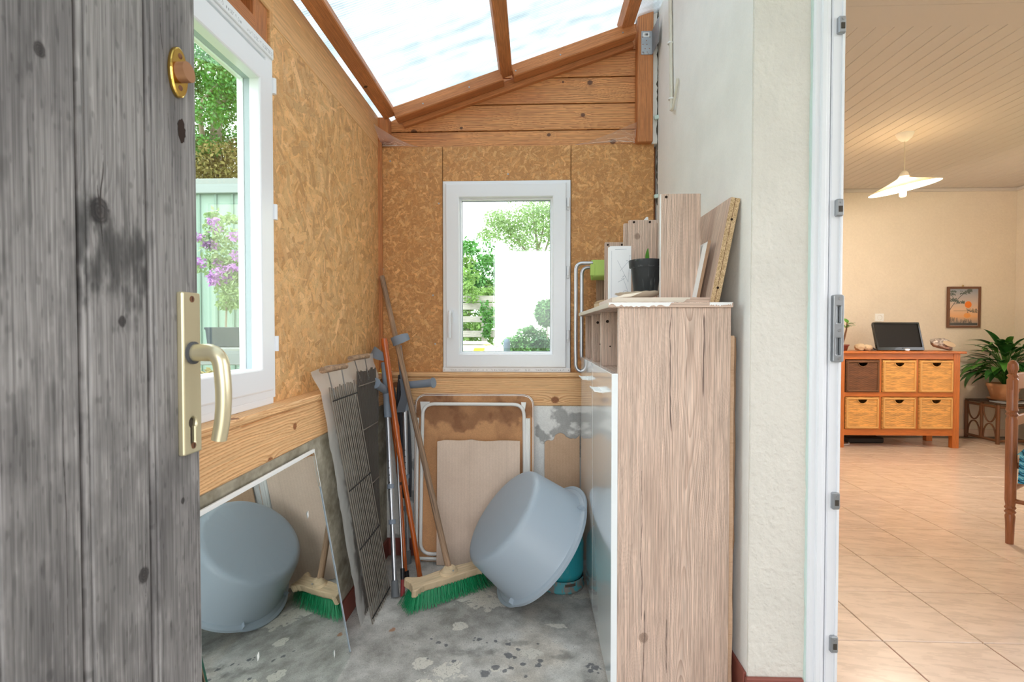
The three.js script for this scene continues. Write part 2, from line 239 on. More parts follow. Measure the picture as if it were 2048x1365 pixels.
  M.sideboard = phy({ map: orange, roughness: 0.38, clearcoat: 0.25, clearcoatRoughness: 0.3 });
  const cane = wood({ w: 1024, h: 64, len: 1.2, wid: 0.08, seed: 44, base: [190, 92, 30], dark: [140, 58, 16], ringW: 0.004, contrast: 0.5, cy: 1.3, D: 0.1, fibre: 0.2, knots: [[0.4, 0.04, 0.006], [0.8, 0.03, 0.005]] });
  M.cane = phy({ map: cane, roughness: 0.35, clearcoat: 0.6, clearcoatRoughness: 0.2 });
  const pole = wood({ w: 1024, h: 64, len: 1.4, wid: 0.1, seed: 46, base: [168, 136, 108], dark: [128, 100, 78], ringW: 0.004, contrast: 0.5, cy: 1.3, D: 0.1, fibre: 0.3, blotch: [120, 98, 80], blotchAmt: 0.6 });
  M.pole = std({ map: pole, bumpMap: pole, bumpScale: 0.0004, roughness: 0.75 });
  const block = wood({ w: 512, h: 128, len: 0.5, wid: 0.15, seed: 48, base: [222, 198, 162], dark: [198, 168, 128], ringW: 0.003, contrast: 0.5, cy: 1.3, D: 0.1, fibre: 0.14, blotch: [196, 172, 140], blotchAmt: 0.5 });
  M.block = std({ map: block, roughness: 0.8 });
  const chairW = wood({ w: 1024, h: 64, len: 1.2, wid: 0.1, seed: 51, base: [150, 92, 56], dark: [112, 64, 36], ringW: 0.004, contrast: 0.5, cy: 1.3, D: 0.1, fibre: 0.16 });
  M.chair = phy({ map: chairW, roughness: 0.35, clearcoat: 0.3, clearcoatRoughness: 0.25 });

  // concrete floor; the patches, drips and stains lie where the photograph has them (x, z, size in metres)
  const pale = [[-0.27, -2.17, 0.11, 0.07], [-0.20, -2.12, 0.10, 0.05], [-0.265, -1.935, 0.028, 0.03], [-0.36, -1.715, 0.035, 0.028], [-0.275, -1.66, 0.06, 0.035], [-0.25, -1.72, 0.03, 0.02], [-0.005, -1.775, 0.05, 0.03], [0.2, -2.175, 0.05, 0.025], [-0.17, -2.05, 0.018, 0.014], [-0.12, -1.69, 0.016, 0.012], [0.10, -1.95, 0.04, 0.02], [-0.33, -1.6, 0.05, 0.03]];
  const drips = [[-0.19, -1.852, 0.012], [-0.205, -1.862, 0.006], [-0.207, -1.848, 0.005], [0.206, -1.712, 0.018], [0.19, -1.73, 0.010], [0.18, -1.715, 0.011], [0.187, -1.695, 0.013], [0.21, -1.685, 0.006], [0.02, -1.716, 0.014], [0.026, -1.74, 0.010], [-0.03, -1.72, 0.010], [-0.071, -1.70, 0.013], [-0.119, -1.70, 0.016], [-0.09, -1.685, 0.010], [-0.262, -1.728, 0.010], [-0.35, -1.737, 0.007], [-0.329, -1.829, 0.011], [-0.30, -1.815, 0.011], [-0.36, -1.85, 0.006], [-0.13, -1.845, 0.008], [-0.085, -1.83, 0.012], [-0.05, -1.80, 0.009], [-0.08, -1.765, 0.018], [-0.06, -1.755, 0.008], [-0.15, -1.67, 0.020], [-0.02, -1.66, 0.009], [0.02, -1.835, 0.006], [-0.16, -1.835, 0.005], [-0.055, -1.62, 0.012], [0.03, -1.62, 0.010]];
  const darkPatch = [[-0.19, -1.78, 0.09, 0.03], [-0.22, -1.60, 0.06, 0.03], [0.10, -1.77, 0.05, 0.025], [-0.06, -1.84, 0.05, 0.02], [0.17, -1.63, 0.025, 0.05]];
  const floorT = dataTex(2048, 2048, (u, v, o) => {
    const x = -1 + u * 2, z = -2.8 + v * 2; // metres
    const a = fbm(x * 3 + 5, z * 3, 5), b = fbm(x * 22, z * 22 + 8, 4), f = vn(x * 420, z * 420), w = 0.012 * (fbm(x * 60, z * 60, 3) - 0.5);
    let c = 170 + (a - 0.5) * 96 + (b - 0.5) * 74 + (f - 0.5) * 26, r = c + 4, g = c + 1, bl = c - 5; 
    const br = sst(0.55, 0.75, fbm(x * 4 + 31, z * 4 + 3, 4)) * 0.5; r += br * 10; bl -= br * 10;
    for (const [px, pz, sx, sz] of darkPatch) { const d = Math.hypot((x - px) / sx, (z - pz) / sz) + (fbm(x * 50, z * 50, 3) - 0.5) * 1.6; const k = sst(1.3, 0.2, d) * 0.2; r *= 1 - k; g *= 1 - k; bl *= 1 - k; }
    for (const [px, pz, sx, sz] of pale) { const d = Math.hypot((x - px) / sx, (z - pz) / sz) + (fbm(x * 45 + 3, z * 45, 4) - 0.5) * 1.7; const k = sst(1.02, 0.86, d), pit = vn(x * 330, z * 330) > 0.78 ? 0.8 : 1; r = mix(r, 216 * pit, k * 0.9); g = mix(g, 211 * pit, k * 0.9); bl = mix(bl, 200 * pit, k * 0.9); }
    for (const [px, pz, s] of drips) { const d = Math.hypot(x - px, z - pz) / s + (fbm(x * 130, z * 130, 2) - 0.5) * 0.9; const k = sst(0.95, 0.6, d) * 0.62; r = mix(r, 74, k); g = mix(g, 76, k); bl = mix(bl, 82, k); }
    { const d = Math.hypot((x + 0.511) / 0.012, (z + 1.899) / 0.018) + (fbm(x * 90, z * 90, 2) - 0.5); const k = sst(1, 0.5, d) * 0.7; r = mix(r, 168, k); g = mix(g, 112, k); bl = mix(bl, 78, k); }
    if (b > 0.66 && f > 0.8) { r *= 0.72; g *= 0.72; bl *= 0.72; }
    o[0] = r; o[1] = g; o[2] = bl;
  });
  M.concrete = std({ map: floorT, bumpMap: floorT, bumpScale: 0.002, roughness: 0.82 });
  // rough render
  const plasterB = dataTex(1024, 1024, (u, v, o) => { const x = u * 60, y = v * 60, a = fbm(x, y, 5), b = fbm(x * 0.35 + 9, y * 0.35, 3); const k = 110 + (a - 0.5) * 260 + (b - 0.5) * 90; o[0] = o[1] = o[2] = k; }, false);
  const plasterC = dataTex(1024, 1024, (u, v, o) => { const a = fbm(u * 9, v * 9 + 4, 5), b = vn(u * 380, v * 380), s = fbm(u * 70 + 2, v * 70, 3); let k = 243 + (a - 0.5) * 12 + (b - 0.5) * 5; o[0] = k; o[1] = k - 2; o[2] = k - 7; });
  M.plaster = std({ color: C('#eae7e1'), map: plasterC, bumpMap: plasterB, bumpScale: 0.004, roughness: 0.9 });
  M.plasterFine = std({ map: plasterC, bumpMap: plasterB, bumpScale: 0.0009, roughness: 0.9 });
  // weathered masonry: dirty cement on the left, flaked white paint at the back
  const maL = dataTex(1024, 512, (u, v, o) => { const a = fbm(u * 14, v * 8, 5), b = fbm(u * 70, v * 40, 3), k = sst(0.45, 0.7, fbm(u * 9 + 3, v * 6 + 20, 4)); let c = 158 + (a - 0.5) * 80 + (b - 0.5) * 40; o[0] = mix(c + 6, 112, k * 0.7); o[1] = mix(c - 2, 104, k * 0.7); o[2] = mix(c - 20, 90, k * 0.7); });
  M.masonryLeft = std({ map: maL, bumpMap: maL, bumpScale: 0.003, roughness: 0.92 });
  const maB = dataTex(1024, 512, (u, v, o) => { const a = fbm(u * 10 + 8, v * 6, 5), f = 0.8 * sst(0.58, 0.68, fbm(u * 16 + 1, v * 10 + 5, 5)), b = (vn(u * 500, v * 260) - 0.5) * 16; const p = 226 + (a - 0.5) * 30, q = 150 + (a - 0.5) * 60; o[0] = mix(p, q, f) + b; o[1] = mix(p - 1, q - 1, f) + b; o[2] = mix(p - 5, q - 4, f) + b; });
  M.masonryBack = std({ map: maB, bumpMap: maB, bumpScale: 0.002, roughness: 0.9 });
  M.redTile = std({ color: C('#8a4c40'), roughness: 0.5 });
  M.mortar = std({ color: C('#a8a39a'), roughness: 0.95 });
  M.gapDark = std({ color: C('#4b443c'), roughness: 1 });
  M.mint = std({ color: C('#cfe2da'), roughness: 0.8 });
  M.pvc = phy({ color: C('#eef0f4'), roughness: 0.28, clearcoat: 0.3, clearcoatRoughness: 0.2 });
  M.gasket = std({ color: C('#9aa3ab'), roughness: 0.7 });
  M.gasketDark = std({ color: C('#4a4c50'), roughness: 0.8 });
  M.glass = phy({ color: C('#f4faf8'), transmission: 1, thickness: 0, roughness: 0.0, ior: 1.45 });
  // polycarbonate: flutes run down the slope, grime between them
  const poly = dataTex(1024, 1024, (u, v, o) => { const d = fbm(u * 5 + 2, v * 26, 4), e = fbm(u * 16, v * 60 + 3, 4), rib = Math.abs(((v * 128) % 1) - 0.5) < 0.12 ? 0.7 : 1, gr = sst(0.42, 0.8, d) * 0.055 + sst(0.52, 0.75, e) * 0.06; const k = 221 * rib; o[0] = k * (1 - gr * 1.15); o[1] = k * (1 - gr); o[2] = k * (1 - gr * 1.1); });
  M.poly = phy({ map: poly, bumpMap: poly, bumpScale: 0.0006, transmission: 0.96, thickness: 0, roughness: 0.6, color: C('#e6eff4') });
  const galv = dataTex(128, 128, (u, v, o) => { const k = 165 + (fbm(u * 12, v * 12, 3) - 0.5) * 60; o[0] = k; o[1] = k + 3; o[2] = k + 6; });
  M.galv = std({ map: galv, metalness: 0.7, roughness: 0.42 });
  M.steel = std({ color: C('#b9bcbf'), metalness: 0.95, roughness: 0.28 });
  M.alu = std({ color: C('#c9ccd2'), metalness: 0.9, roughness: 0.32 });
  M.brass = std({ color: C('#d8b25c'), metalness: 1, roughness: 0.18 });
  M.champagne = std({ color: C('#d9cfae'), metalness: 0.75, roughness: 0.34 });
  M.rust = std({ color: C('#6f4a33'), roughness: 0.9 });
  const knobT = dataTex(64, 64, (u, v, o) => { const k = fbm(u * 8, v * 8, 3); o[0] = 120 + 70 * k; o[1] = 76 + 70 * k; o[2] = 48 + 60 * k; });
  M.rustKnob = std({ map: knobT, roughness: 0.8, metalness: 0.2 });
  M.white = std({ color: C('#f2f2f0'), roughness: 0.45 });
  M.enamel = phy({ color: C('#eceae6'), roughness: 0.35, clearcoat: 0.3 });
  M.gloss = phy({ color: C('#eef3f4'), roughness: 0.14, clearcoat: 0.8, clearcoatRoughness: 0.06 });
  M.cord = std({ color: C('#ded8c8'), roughness: 0.6 });
  M.black = std({ color: C('#17181a'), roughness: 0.45 });
  M.blackGloss = phy({ color: C('#0c0d0f'), roughness: 0.22, clearcoat: 0.4 });
  M.hole = std({ color: C('#2b1d15'), roughness: 1 });
  M.mirror = std({ color: C('#e9efec'), metalness: 1, roughness: 0.015 });
  M.glassEdge = phy({ color: C('#3f7a6a'), roughness: 0.15 });
  M.mdf = std({ color: C('#c9b294'), roughness: 0.8 });
  const chip = dataTex(512, 256, (u, v, o) => { const a = vn(u * 330, v * 165), b = vn(u * 150 + 4, v * 75), c = fbm(u * 20, v * 10, 3), k = 162 + (a - 0.5) * 70 + (b - 0.5) * 44 + (c - 0.5) * 20; o[0] = k + 34; o[1] = k + 4; o[2] = k - 36; });
  M.chip = std({ map: chip, bumpMap: chip, bumpScale: 0.001, roughness: 0.95 });
  const card = (seed, r, g, b) => dataTex(512, 512, (u, v, o) => { const a = fbm(u * 6 + seed, v * 6, 4), f = vn(u * 200 + seed, v * 200), l = Math.sin(u * 512 * 0.42) * 1.6, cr = Math.abs(u - 0.36) < 0.003 || Math.abs(u - 0.71) < 0.003 ? -10 : 0, k = (a - 0.5) * 22 + (f - 0.5) * 9 + l + cr; o[0] = r + k; o[1] = g + k; o[2] = b + k; });
  M.card = std({ map: card(3, 222, 198, 178), roughness: 0.9 });
  M.cardB = std({ map: card(8, 202, 168, 138), roughness: 0.9 });
  M.cardDark = std({ color: C('#8d6f55'), roughness: 0.95 });
  // hardboard under the folding table, with the tide marks of old water
  const hard = dataTex(512, 768, (u, v, o) => { const f = vn(u * 300, v * 450), n = fbm(u * 5 + 3, v * 6, 5), m = fbm(u * 14 + 30, v * 16, 3); let r = 202, g = 150, b = 104; const edge = v - (0.80 + (n - 0.5) * 0.28), k = sst(-0.015, 0.02, edge) * sst(0.22, 0.05, edge) * 0.62 + sst(0.5, 0.75, m) * sst(0.6, 0.95, v) * 0.32 + sst(0.60, 0.8, fbm(u * 4 + 11, v * 5 + 2, 4)) * 0.3; r = mix(r, 130, k); g = mix(g, 86, k); b = mix(b, 56, k); const q = 1 + (f - 0.5) * 0.12; o[0] = r * q; o[1] = g * q; o[2] = b * q; });
  M.hardboard = std({ map: hard, roughness: 0.75 });
  M.plasticGrey = phy({ color: C('#a3afba'), roughness: 0.42, clearcoat: 0.15, clearcoatRoughness: 0.5 });
  M.crutch = std({ color: C('#848e9b'), roughness: 0.55 });
  M.crutchDark = std({ color: C('#5f636b'), roughness: 0.6 });
  M.umbrella = std({ color: C('#3c3d42'), roughness: 0.8 });
  M.rubber = std({ color: C('#6a6d70'), roughness: 0.8 });
  M.redCap = std({ color: C('#8f3434'), roughness: 0.6 });
  const gas = dataTex(512, 256, (u, v, o) => { const n = fbm(u * 18, v * 9, 5), k = sst(0.62, 0.72, n) * sst(0.5, 0.05, v), s = sst(0.7, 0.75, fbm(u * 50, v * 25 + 3, 3)) * 0.4; o[0] = mix(mix(34, 118, k), 90, s); o[1] = mix(mix(142, 110, k), 150, s); o[2] = mix(mix(152, 104, k), 150, s); });
  M.gas = phy({ map: gas, roughness: 0.4, clearcoat: 0.2 });
  const gasR = dataTex(512, 64, (u, v, o) => { const n = fbm(u * 40, v * 6, 5), k = sst(0.48, 0.62, n + (0.5 - v) * 0.3); o[0] = mix(70, 122, k); o[1] = mix(142, 116, k); o[2] = mix(148, 110, k); });
  M.gasRing = std({ map: gasR, roughness: 0.65 });
  M.wire = std({ color: C('#938b82'), metalness: 0.6, roughness: 0.45 });
  M.wireDark = std({ color: C('#544d47'), metalness: 0.3, roughness: 0.6 });
  M.soot = std({ color: C('#2a2725'), roughness: 0.9 });
  const grimeShade = dataTex(256, 512, (u, v, o) => { const n = fbm(u * 9, v * 16, 4), e = fbm(u * 40 + 7, v * 60, 3), k = sst(0.36, 0.6, n * 0.75 + e * 0.25) * sst(0.06, 0.2, v) * sst(1.0, 0.85, v) * sst(0.08, 0.2, u) * 0.8; o[0] = mix(236, 62, k); o[1] = mix(236, 58, k); o[2] = mix(233, 54, k); });  // grime marks mixed with the shadow behind the rods, both in the colour
  M.film = phy({ map: grimeShade, transmission: 0.62, thickness: 0, roughness: 0.5, side: THREE.DoubleSide });
  M.bristle = std({ color: C('#168a56'), roughness: 0.5 });
  M.green = std({ color: C('#b9d672'), roughness: 0.9 });
  M.potBlack = std({ color: C('#26292c'), roughness: 0.55 });
  M.soil = std({ color: C('#3a2e25'), roughness: 1 });
  M.leaf = phy({ color: C('#5da03a'), roughness: 0.5, transmission: 0.25, side: THREE.DoubleSide });
  M.leafDark = phy({ color: C('#2f6a2c'), roughness: 0.38, transmission: 0.15, side: THREE.DoubleSide });
  M.leafMid = phy({ color: C('#4d8a34'), roughness: 0.4, transmission: 0.2, side: THREE.DoubleSide });
  M.leafLime = phy({ color: C('#7da04a'), roughness: 0.8, transmission: 0.3, side: THREE.DoubleSide });
  M.leafPale = phy({ color: C('#8fa86c'), roughness: 0.8, transmission: 0.35, side: THREE.DoubleSide });
  M.leafOlive = phy({ color: C('#857a42'), roughness: 0.9, transmission: 0.25, side: THREE.DoubleSide });
  M.lilac = phy({ color: C('#b57cc0'), roughness: 0.8, transmission: 0.3, side: THREE.DoubleSide });
  M.bark = std({ color: C('#8a8070'), roughness: 0.95 });
  M.terra = std({ color: C('#c9946a'), roughness: 0.8 });
  M.rattan = phy({ color: C('#6e4426'), roughness: 0.45, clearcoat: 0.2 });
  const grass = dataTex(256, 256, (u, v, o) => { const n = fbm(u * 30, v * 30, 4); o[0] = 96 + 50 * n; o[1] = 116 + 50 * n; o[2] = 66 + 40 * n; });
  M.grass = std({ map: grass, roughness: 1 });
  const fenceT = wood({ w: 512, h: 64, len: 1.5, wid: 0.2, seed: 61, base: [176, 168, 162], dark: [132, 122, 116], ringW: 0.006, contrast: 0.5, cy: 1.2, D: 0.1, fibre: 0.2 });
  M.fence = std({ map: fenceT, roughness: 0.9 });
  // interior
  const wallT = dataTex(512, 512, (u, v, o) => { const k = (fbm(u * 60, v * 60, 3) - 0.5) * 8 + (fbm(u * 4, v * 4, 3) - 0.5) * 8; o[0] = 230 + k; o[1] = 218 + k; o[2] = 200 + k; });
  const wallB = dataTex(512, 512, (u, v, o) => { o[0] = o[1] = o[2] = 128 + (fbm(u * 50, v * 50, 4) - 0.5) * 160; }, false);
  M.roomWall = std({ map: wallT, bumpMap: wallB, bumpScale: 0.0012, roughness: 0.92 });
  M.roomCeil = std({ color: C('#d4ccc4'), roughness: 0.75 });
  M.roomCeilGapLit = std({ color: C('#f7eee4'), roughness: 0.9 });  // paler gap colour stands for light caught in the ceiling grooves
  const tileT = (seed) => dataTex(256, 256, (u, v, o) => { const n = fbm(u * 3 + v * 2 + seed, v * 9 - u * 2 + seed, 5), s = sst(0.55, 0.62, fbm(u * 5 + v * 7 + seed * 3, v * 26 - u * 5, 4)), k = (n - 0.5) * 26 - s * 9; o[0] = 234 + k; o[1] = 211 + k; o[2] = 192 + k; });
  M.tiles = [1, 5, 9, 14].map((s) => phy({ map: tileT(s), roughness: 0.26, clearcoat: 0.35, clearcoatRoughness: 0.12 }));
  M.grout = std({ color: C('#8a7a6c'), roughness: 0.95 });
  const wick = (r, g, b) => dataTex(256, 256, (u, v, o) => { const X = u * 22, Y = v * 44, k = 0.84 + 0.3 * vn(Math.floor(Y) * 1.7 + 3, X * 0.4) + 0.1 * (vn(Math.floor(X) * 2.3, Math.floor(Y) * 1.1) - 0.5); o[0] = r * k; o[1] = g * k; o[2] = b * k; });
  const weave = dataTex(256, 256, (u, v, o) => { const X = u * 22, Y = v * 44, up = Math.cos(Math.PI * X + (Math.floor(Y) % 2 ? Math.PI : 0)), fy = Math.abs((Y % 1) - 0.5) * 2; o[0] = o[1] = o[2] = 128 + (1 - fy * fy) * 70 + up * 50; }, false);
  const wl = wick(216, 160, 90), wd = wick(108, 70, 44);
  M.wicker = std({ map: wl, bumpMap: weave, bumpScale: 0.003, roughness: 0.7 });
  M.wickerDark = std({ map: wd, bumpMap: weave, bumpScale: 0.003, roughness: 0.7 });
  M.wickerRim = std({ color: C('#d9a764'), roughness: 0.7 });
  M.wickerRimDark = std({ color: C('#6d4a30'), roughness: 0.7 });
  const fan = canvasTex(256, 256, (g, w) => { g.fillStyle = '#173c58'; g.fillRect(0, 0, w, w); const s = 64; for (let r = -1; r < 10; r++) for (let q = -1; q < 6; q++) { const x = q * s + (r % 2 ? s / 2 : 0), y = r * s / 2; g.fillStyle = '#2f8fb8'; g.beginPath(); g.arc(x, y, s / 2, 0, 7); g.fill(); g.lineWidth = 4; g.strokeStyle = '#10293c'; g.stroke(); g.strokeStyle = '#8fd0e0'; g.lineWidth = 3; for (let a = 0; a < 7; a++) { const t = 3.4 + a * 0.42 ; g.beginPath(); g.moveTo(x, y); g.lineTo(x + 26 * Math.cos(t), y + 26 * Math.sin(t)); g.stroke(); } } });
  fan.wrapS = fan.wrapT = THREE.RepeatWrapping;
  M.cushion = std({ map: fan, roughness: 0.9 });
  M.cushionEdge = std({ color: C('#2d6f96'), roughness: 0.9 });
  M.shade = phy({ color: C('#f3ead8'), roughness: 0.6, transmission: 0.25, thickness: 0, side: THREE.DoubleSide });
  M.bulb = std({ color: C('#fff1d8'), emissive: C('#ffd9a0'), emissiveIntensity: 6, roughness: 0.5 });
  const agate = dataTex(128, 128, (u, v, o) => { const n = fbm(u * 4, v * 4, 4), k = 0.5 + 0.5 * Math.sin(n * 40); o[0] = mix(132, 226, k); o[1] = mix(118, 216, k); o[2] = mix(112, 208, k); });
  M.agate = phy({ map: agate, roughness: 0.35 });
  M.stone = std({ color: C('#c9b294'), roughness: 0.8 });
}
// ================================================================ the setting
// ---- ground outside and porch floor
part(struct('ground', 'green lawn stretching out beyond the porch windows', 'lawn', [0, -0.12, -10]), 'lawn', uvm(new THREE.PlaneGeometry(80, 80).rotateX(-Math.PI / 2).translate(0, -0.12, -10), 'x', 2), M.grass);
{
  const f = struct('floor', 'stained grey concrete floor of the porch', 'floor', [0, 0, -1]);
  part(f, 'concrete_slab', uvp(span(-0.95, 0.72, -0.15, 0, 1.2, -2.75, 0.002), (x) => (x + 1) / 2, (x, y, z) => (z + 2.8) / 2), M.concrete);
  part(f, 'bounce_terrace', uvp(span(-3, 5.0, -0.15, -0.02, 6, 1.2, 0.002), (x) => (x + 1) / 2, (x, y, z) => (z + 2.8) / 2), std({ color: C('#c9c6be'), roughness: 0.9 }));  // unseen pale terrace, added to bounce light into the porch
  part(f, 'concrete_step', uvp(span(0.72, 5.0, -0.15, -0.02, 1.2, -1.49, 0.002), (x) => (x + 1) / 2, (x, y, z) => (z + 2.8) / 2), M.concrete);
}
// ---- left wall: masonry below, timber sill beam, framed strand board above, opening for the window
{
  const w = struct('wall_left', 'low cement wall with pine sill beam and strand board panelling above', 'wall', [-0.83, 0, -1.3]);
  part(w, 'masonry', uvm(span(-0.96, -0.71, 0, 0.745, 0.1, -2.80, 0.003), 'z', 1.2, 0.6), M.masonryLeft);
  const b = part(w, 'sill_beam', uvm(span(-0.82, -0.705, 0.745, 0.868, 0.1, -2.56, 0.004), 'z', 2.6, 0.32, 0.17, 0.305), M.pine, 'varnished pine beam with wavy grain');
  part(w, 'sill_board', uvm(span(-0.84, -0.696, 0.868, 0.888, 0.1, -2.57, 0.005), 'z', 2.6, 0.32, 0.3, 0.6), M.pine);
  part(w, 'skirting_tile', span(-0.71, -0.699, 0, 0.085, 0.1, -2.545, 0.002), M.redTile, 'red brown skirting tile');
  part(w, 'osb_panel', uvm(span(-0.773, -0.755, 0.888, 2.02, -1.515, -2.598, 0.001), 'z', 1.25, 1.25, 0.2, 0.1), M.osbA);
  part(w, 'osb_panel', uvm(span(-0.773, -0.755, 0.888, 2.02, 0.1, -0.79, 0.001), 'z', 1.25, 1.25, 0.7, 0.4), M.osbA);
  part(w, 'top_plate', uvm(span(-0.800, -0.753, 1.985, 2.14, -1.53, -2.60, 0.003), 'z', 2.6, 0.3, 0.1, 0.05), M.pineSmooth, 'smooth pine board along the wall top');
  part(w, 'lintel', uvm(span(-0.90, -0.80, 1.955, 2.14, 0.1, -1.55, 0.003), 'z', 2.6, 0.2, 0.3, 0.2), M.beam, 'recessed timber lintel over the window');
  part(w, 'lintel_ledge', uvm(span(-0.88, -0.758, 1.905, 1.958, -0.78, -1.44, 0.003), 'z', 2.6, 0.2, 0.1, 0.6), M.beam);
  part(w, 'stud_end', uvm(span(-0.84, -0.762, 1.902, 2.02, -1.44, -1.515, 0.003), 'y', 1.6, 0.2, 0.3, 0.3), M.beam, 'end of a timber stud');
  part(w, 'head_board', uvm(span(-0.79, -0.755, 2.018, 2.14, 0.1, -1.53, 0.003), 'z', 2.6, 0.3, 0.4, 0.3), M.pineSmooth);
  part(w, 'stud', uvm(span(-0.86, -0.80, 0.888, 1.96, -1.66, -1.73, 0.003), 'y', 2.6, 0.2), M.beam);
  part(w, 'cladding', uvm(span(-0.90, -0.865, 0.888, 2.13, -1.66, -2.75, 0.003), 'z', 2.0, 0.7), M.stain);
  part(w, 'corner_batten', uvm(span(-0.758, -0.738, 0.888, 2.02, -2.578, -2.598, 0.003), 'y', 2.6, 0.2, 0.1, 0.5), M.beam);
}
// ---- back wall: masonry, beam, strand board round the window, boarded gable
{
  const w = struct('wall_back', 'end wall of strand board under stained gable boards, painted masonry below', 'wall', [0, 0, -2.65]);
  part(w, 'masonry', uvm(span(-0.96, 0.72, 0, 0.735, -2.545, -2.80, 0.003), 'x', 1.4, 0.74, 0.28, 0), M.masonryBack, 'white paint flaking from grey cement');
  part(w, 'sill_beam', uvm(span(-0.705, 0.60, 0.735, 0.872, -2.540, -2.64, 0.004), 'x', 2.6, 0.32, 0.62, 0.02), M.pine, 'varnished pine beam under the window');
  part(w, 'sill_board', uvm(span(-0.70, 0.60, 0.872, 0.893, -2.528, -2.66, 0.006), 'x', 2.6, 0.32, 0.1, 0.2), M.pine);
  part(w, 'skirting_tile', span(-0.70, 0.60, 0, 0.085, -2.545, -2.534, 0.002), M.redTile);
  const y0 = 0.893, y1 = 1.997;
  part(w, 'osb_panel', uvm(span(-0.753, -0.4425, y0, y1, -2.600, -2.618, 0.001), 'x', 1.25, 1.25, 0.13, 0.3), M.osbB);
  part(w, 'osb_panel', uvm(span(-0.4395, 0.1845, 1.829, y1, -2.600, -2.618, 0.001), 'x', 1.25, 1.25, 0.45, 0.71), M.osbB);
  part(w, 'osb_panel', uvm(span(0.1875, 0.585, y0, y1, -2.600, -2.618, 0.001), 'x', 1.25, 1.25, 0.82, 0.15), M.osbB);
  const R = rng(5), scr = new THREE.CylinderGeometry(0.0042, 0.0042, 0.002, 10).rotateX(Math.PI / 2);
  for (const [x, y] of [[-0.48, 1.03], [-0.46, 1.72], [-0.74, 1.40], [-0.49, 1.27], [-0.12, 1.86], [-0.70, 1.93]]) piece(w, 'screw', scr, M.galv, x, y, -2.5995);
  // gable boards: one mesh for each, cut by the roof slope
  const roofY = (x) => 2.165 + 0.333 * (x + 0.665);
  for (let i = 0; i < 6; i++) {
    const b0 = 1.953 + i * 0.1275, b1 = b0 + 0.1235, xl = (y) => Math.max(-0.80, (y - 2.165) / 0.333 - 0.665 - 0.02), x0 = xl(b0), xt = xl(b1);
    if (x0 > 0.5) break;
    const g = extr([[x0, b0], [0.50, b0], [0.50, b1], [Math.min(xt, 0.495), b1]], 0.018, 0.004).translate(0, 0, -2.645);
    part(w, 'gable_board', uvp(g, (x) => x / 2 + 0.43 + i * 0.37, (x, y) => (y - b0) / 0.7 + [0.02, 0.32, 0.60, 0.18, 0.46, 0.72][i]), M.stain);
  }
  part(w, 'gable_backing', extr([[-0.85, 1.9], [0.6, 1.9], [0.6, 2.57], [-0.85, 2.10]], 0.02).translate(0, 0, -2.69), M.beam);
  part(w, 'stud', uvm(span(-0.90, -0.44, 0.89, 1.99, -2.64, -2.70, 0.002), 'y', 1.6, 0.2), M.beam);
  part(w, 'stud', uvm(span(0.185, 0.60, 0.89, 1.99, -2.64, -2.70, 0.002), 'y', 1.6, 0.2), M.beam);
  part(w, 'stud', uvm(span(-0.44, 0.185, 1.83, 1.99, -2.64, -2.70, 0.002), 'x', 1.6, 0.2), M.beam);
  part(w, 'corner_post', uvm(span(0.499, 0.572, 1.995, 2.78, -2.565, -2.635, 0.004), 'y', 2.6, 0.2, 0.2, 0.4), M.beam, 'upright corner post of the gable');
  part(w, 'corner_block', uvm(span(-0.756, -0.70, 2.02, 2.135, -2.575, -2.64, 0.003), 'y', 2.6, 0.2, 0.5, 0.1), M.beam);
}
// ---- house walls, seen from the porch
{
  const w = struct('wall_right', 'white rendered side wall of the house beside the cabinet', 'wall', [0.68, 0, -2.1]);
  part(w, 'render', uvm(span(0.60, 0.757, 0, 3.0, -1.486, -2.95, 0.004), 'z', 0.9, 0.9), M.plasterFine);
  part(w, 'mortar_strip', uvm(span(0.572, 0.602, 1.995, 3.0, -2.59, -2.64, 0.002), 'y', 0.9, 0.9), M.plasterFine);
  const R = rng(8); // ragged open joint between strip and wall
  const pts = [], y0 = 1.70, y1 = 2.75; for (let i = 0; i <= 60; i++) pts.push([0.001 * (R() - 0.5) + 0.0035 * R() * (R() < 0.4 ? 2 : 0.6), y0 + (y1 - y0) * i / 60]); for (let i = 60; i >= 0; i--) pts.push([-0.0035 * R() * (R() < 0.4 ? 2 : 0.6) - 0.0006, y0 + (y1 - y0) * i / 60]);
  part(w, 'open_joint', extr(pts, 0.002).rotateY(0).translate(0.5985, 0, -2.5895), M.gapDark, 'dark ragged joint');
  for (const [y, s] of [[2.545, 1], [2.115, 1], [1.74, 0.9]]) part(w, 'foam_tab', cbox(0.026 * s, 0.020 * s, 0.014, 0.003).rotateZ(0.2).translate(0.593, y, -2.578), M.mint, 'mint green foam wedge');
  part(w, 'skirting_tile', span(0.591, 0.60, 0, 0.14, -1.488, -2.54, 0.003), M.redTile);

  const f = struct('wall_front', 'white roughcast wall pier beside the house door', 'wall', [2.6, 0, -1.6]);
  part(f, 'pier', uvm(span(0.6005, 0.757, 0, 3.0, -1.482, -1.492, 0.004), 'y', 0.8, 0.8), M.plaster);
  part(f, 'wall', uvm(span(2.05, 5.0, 0, 3.0, -1.482, -1.75, 0.008), 'y', 0.8, 0.8), M.plaster);
  part(f, 'lintel', uvm(span(0.757, 2.05, 2.26, 3.0, -1.482, -1.75, 0.008), 'x', 0.8, 0.8), M.plaster);
  const sk = part(f, 'skirting_tile', span(0.592, 0.748, 0, 0.135, -1.482, -1.468, 0.003), M.redTile, 'red brown skirting tile');
  part(f, 'threshold', span(0.757, 2.05, -0.02, 0.068, -1.482, -1.76, 0.004), M.redTile);
}
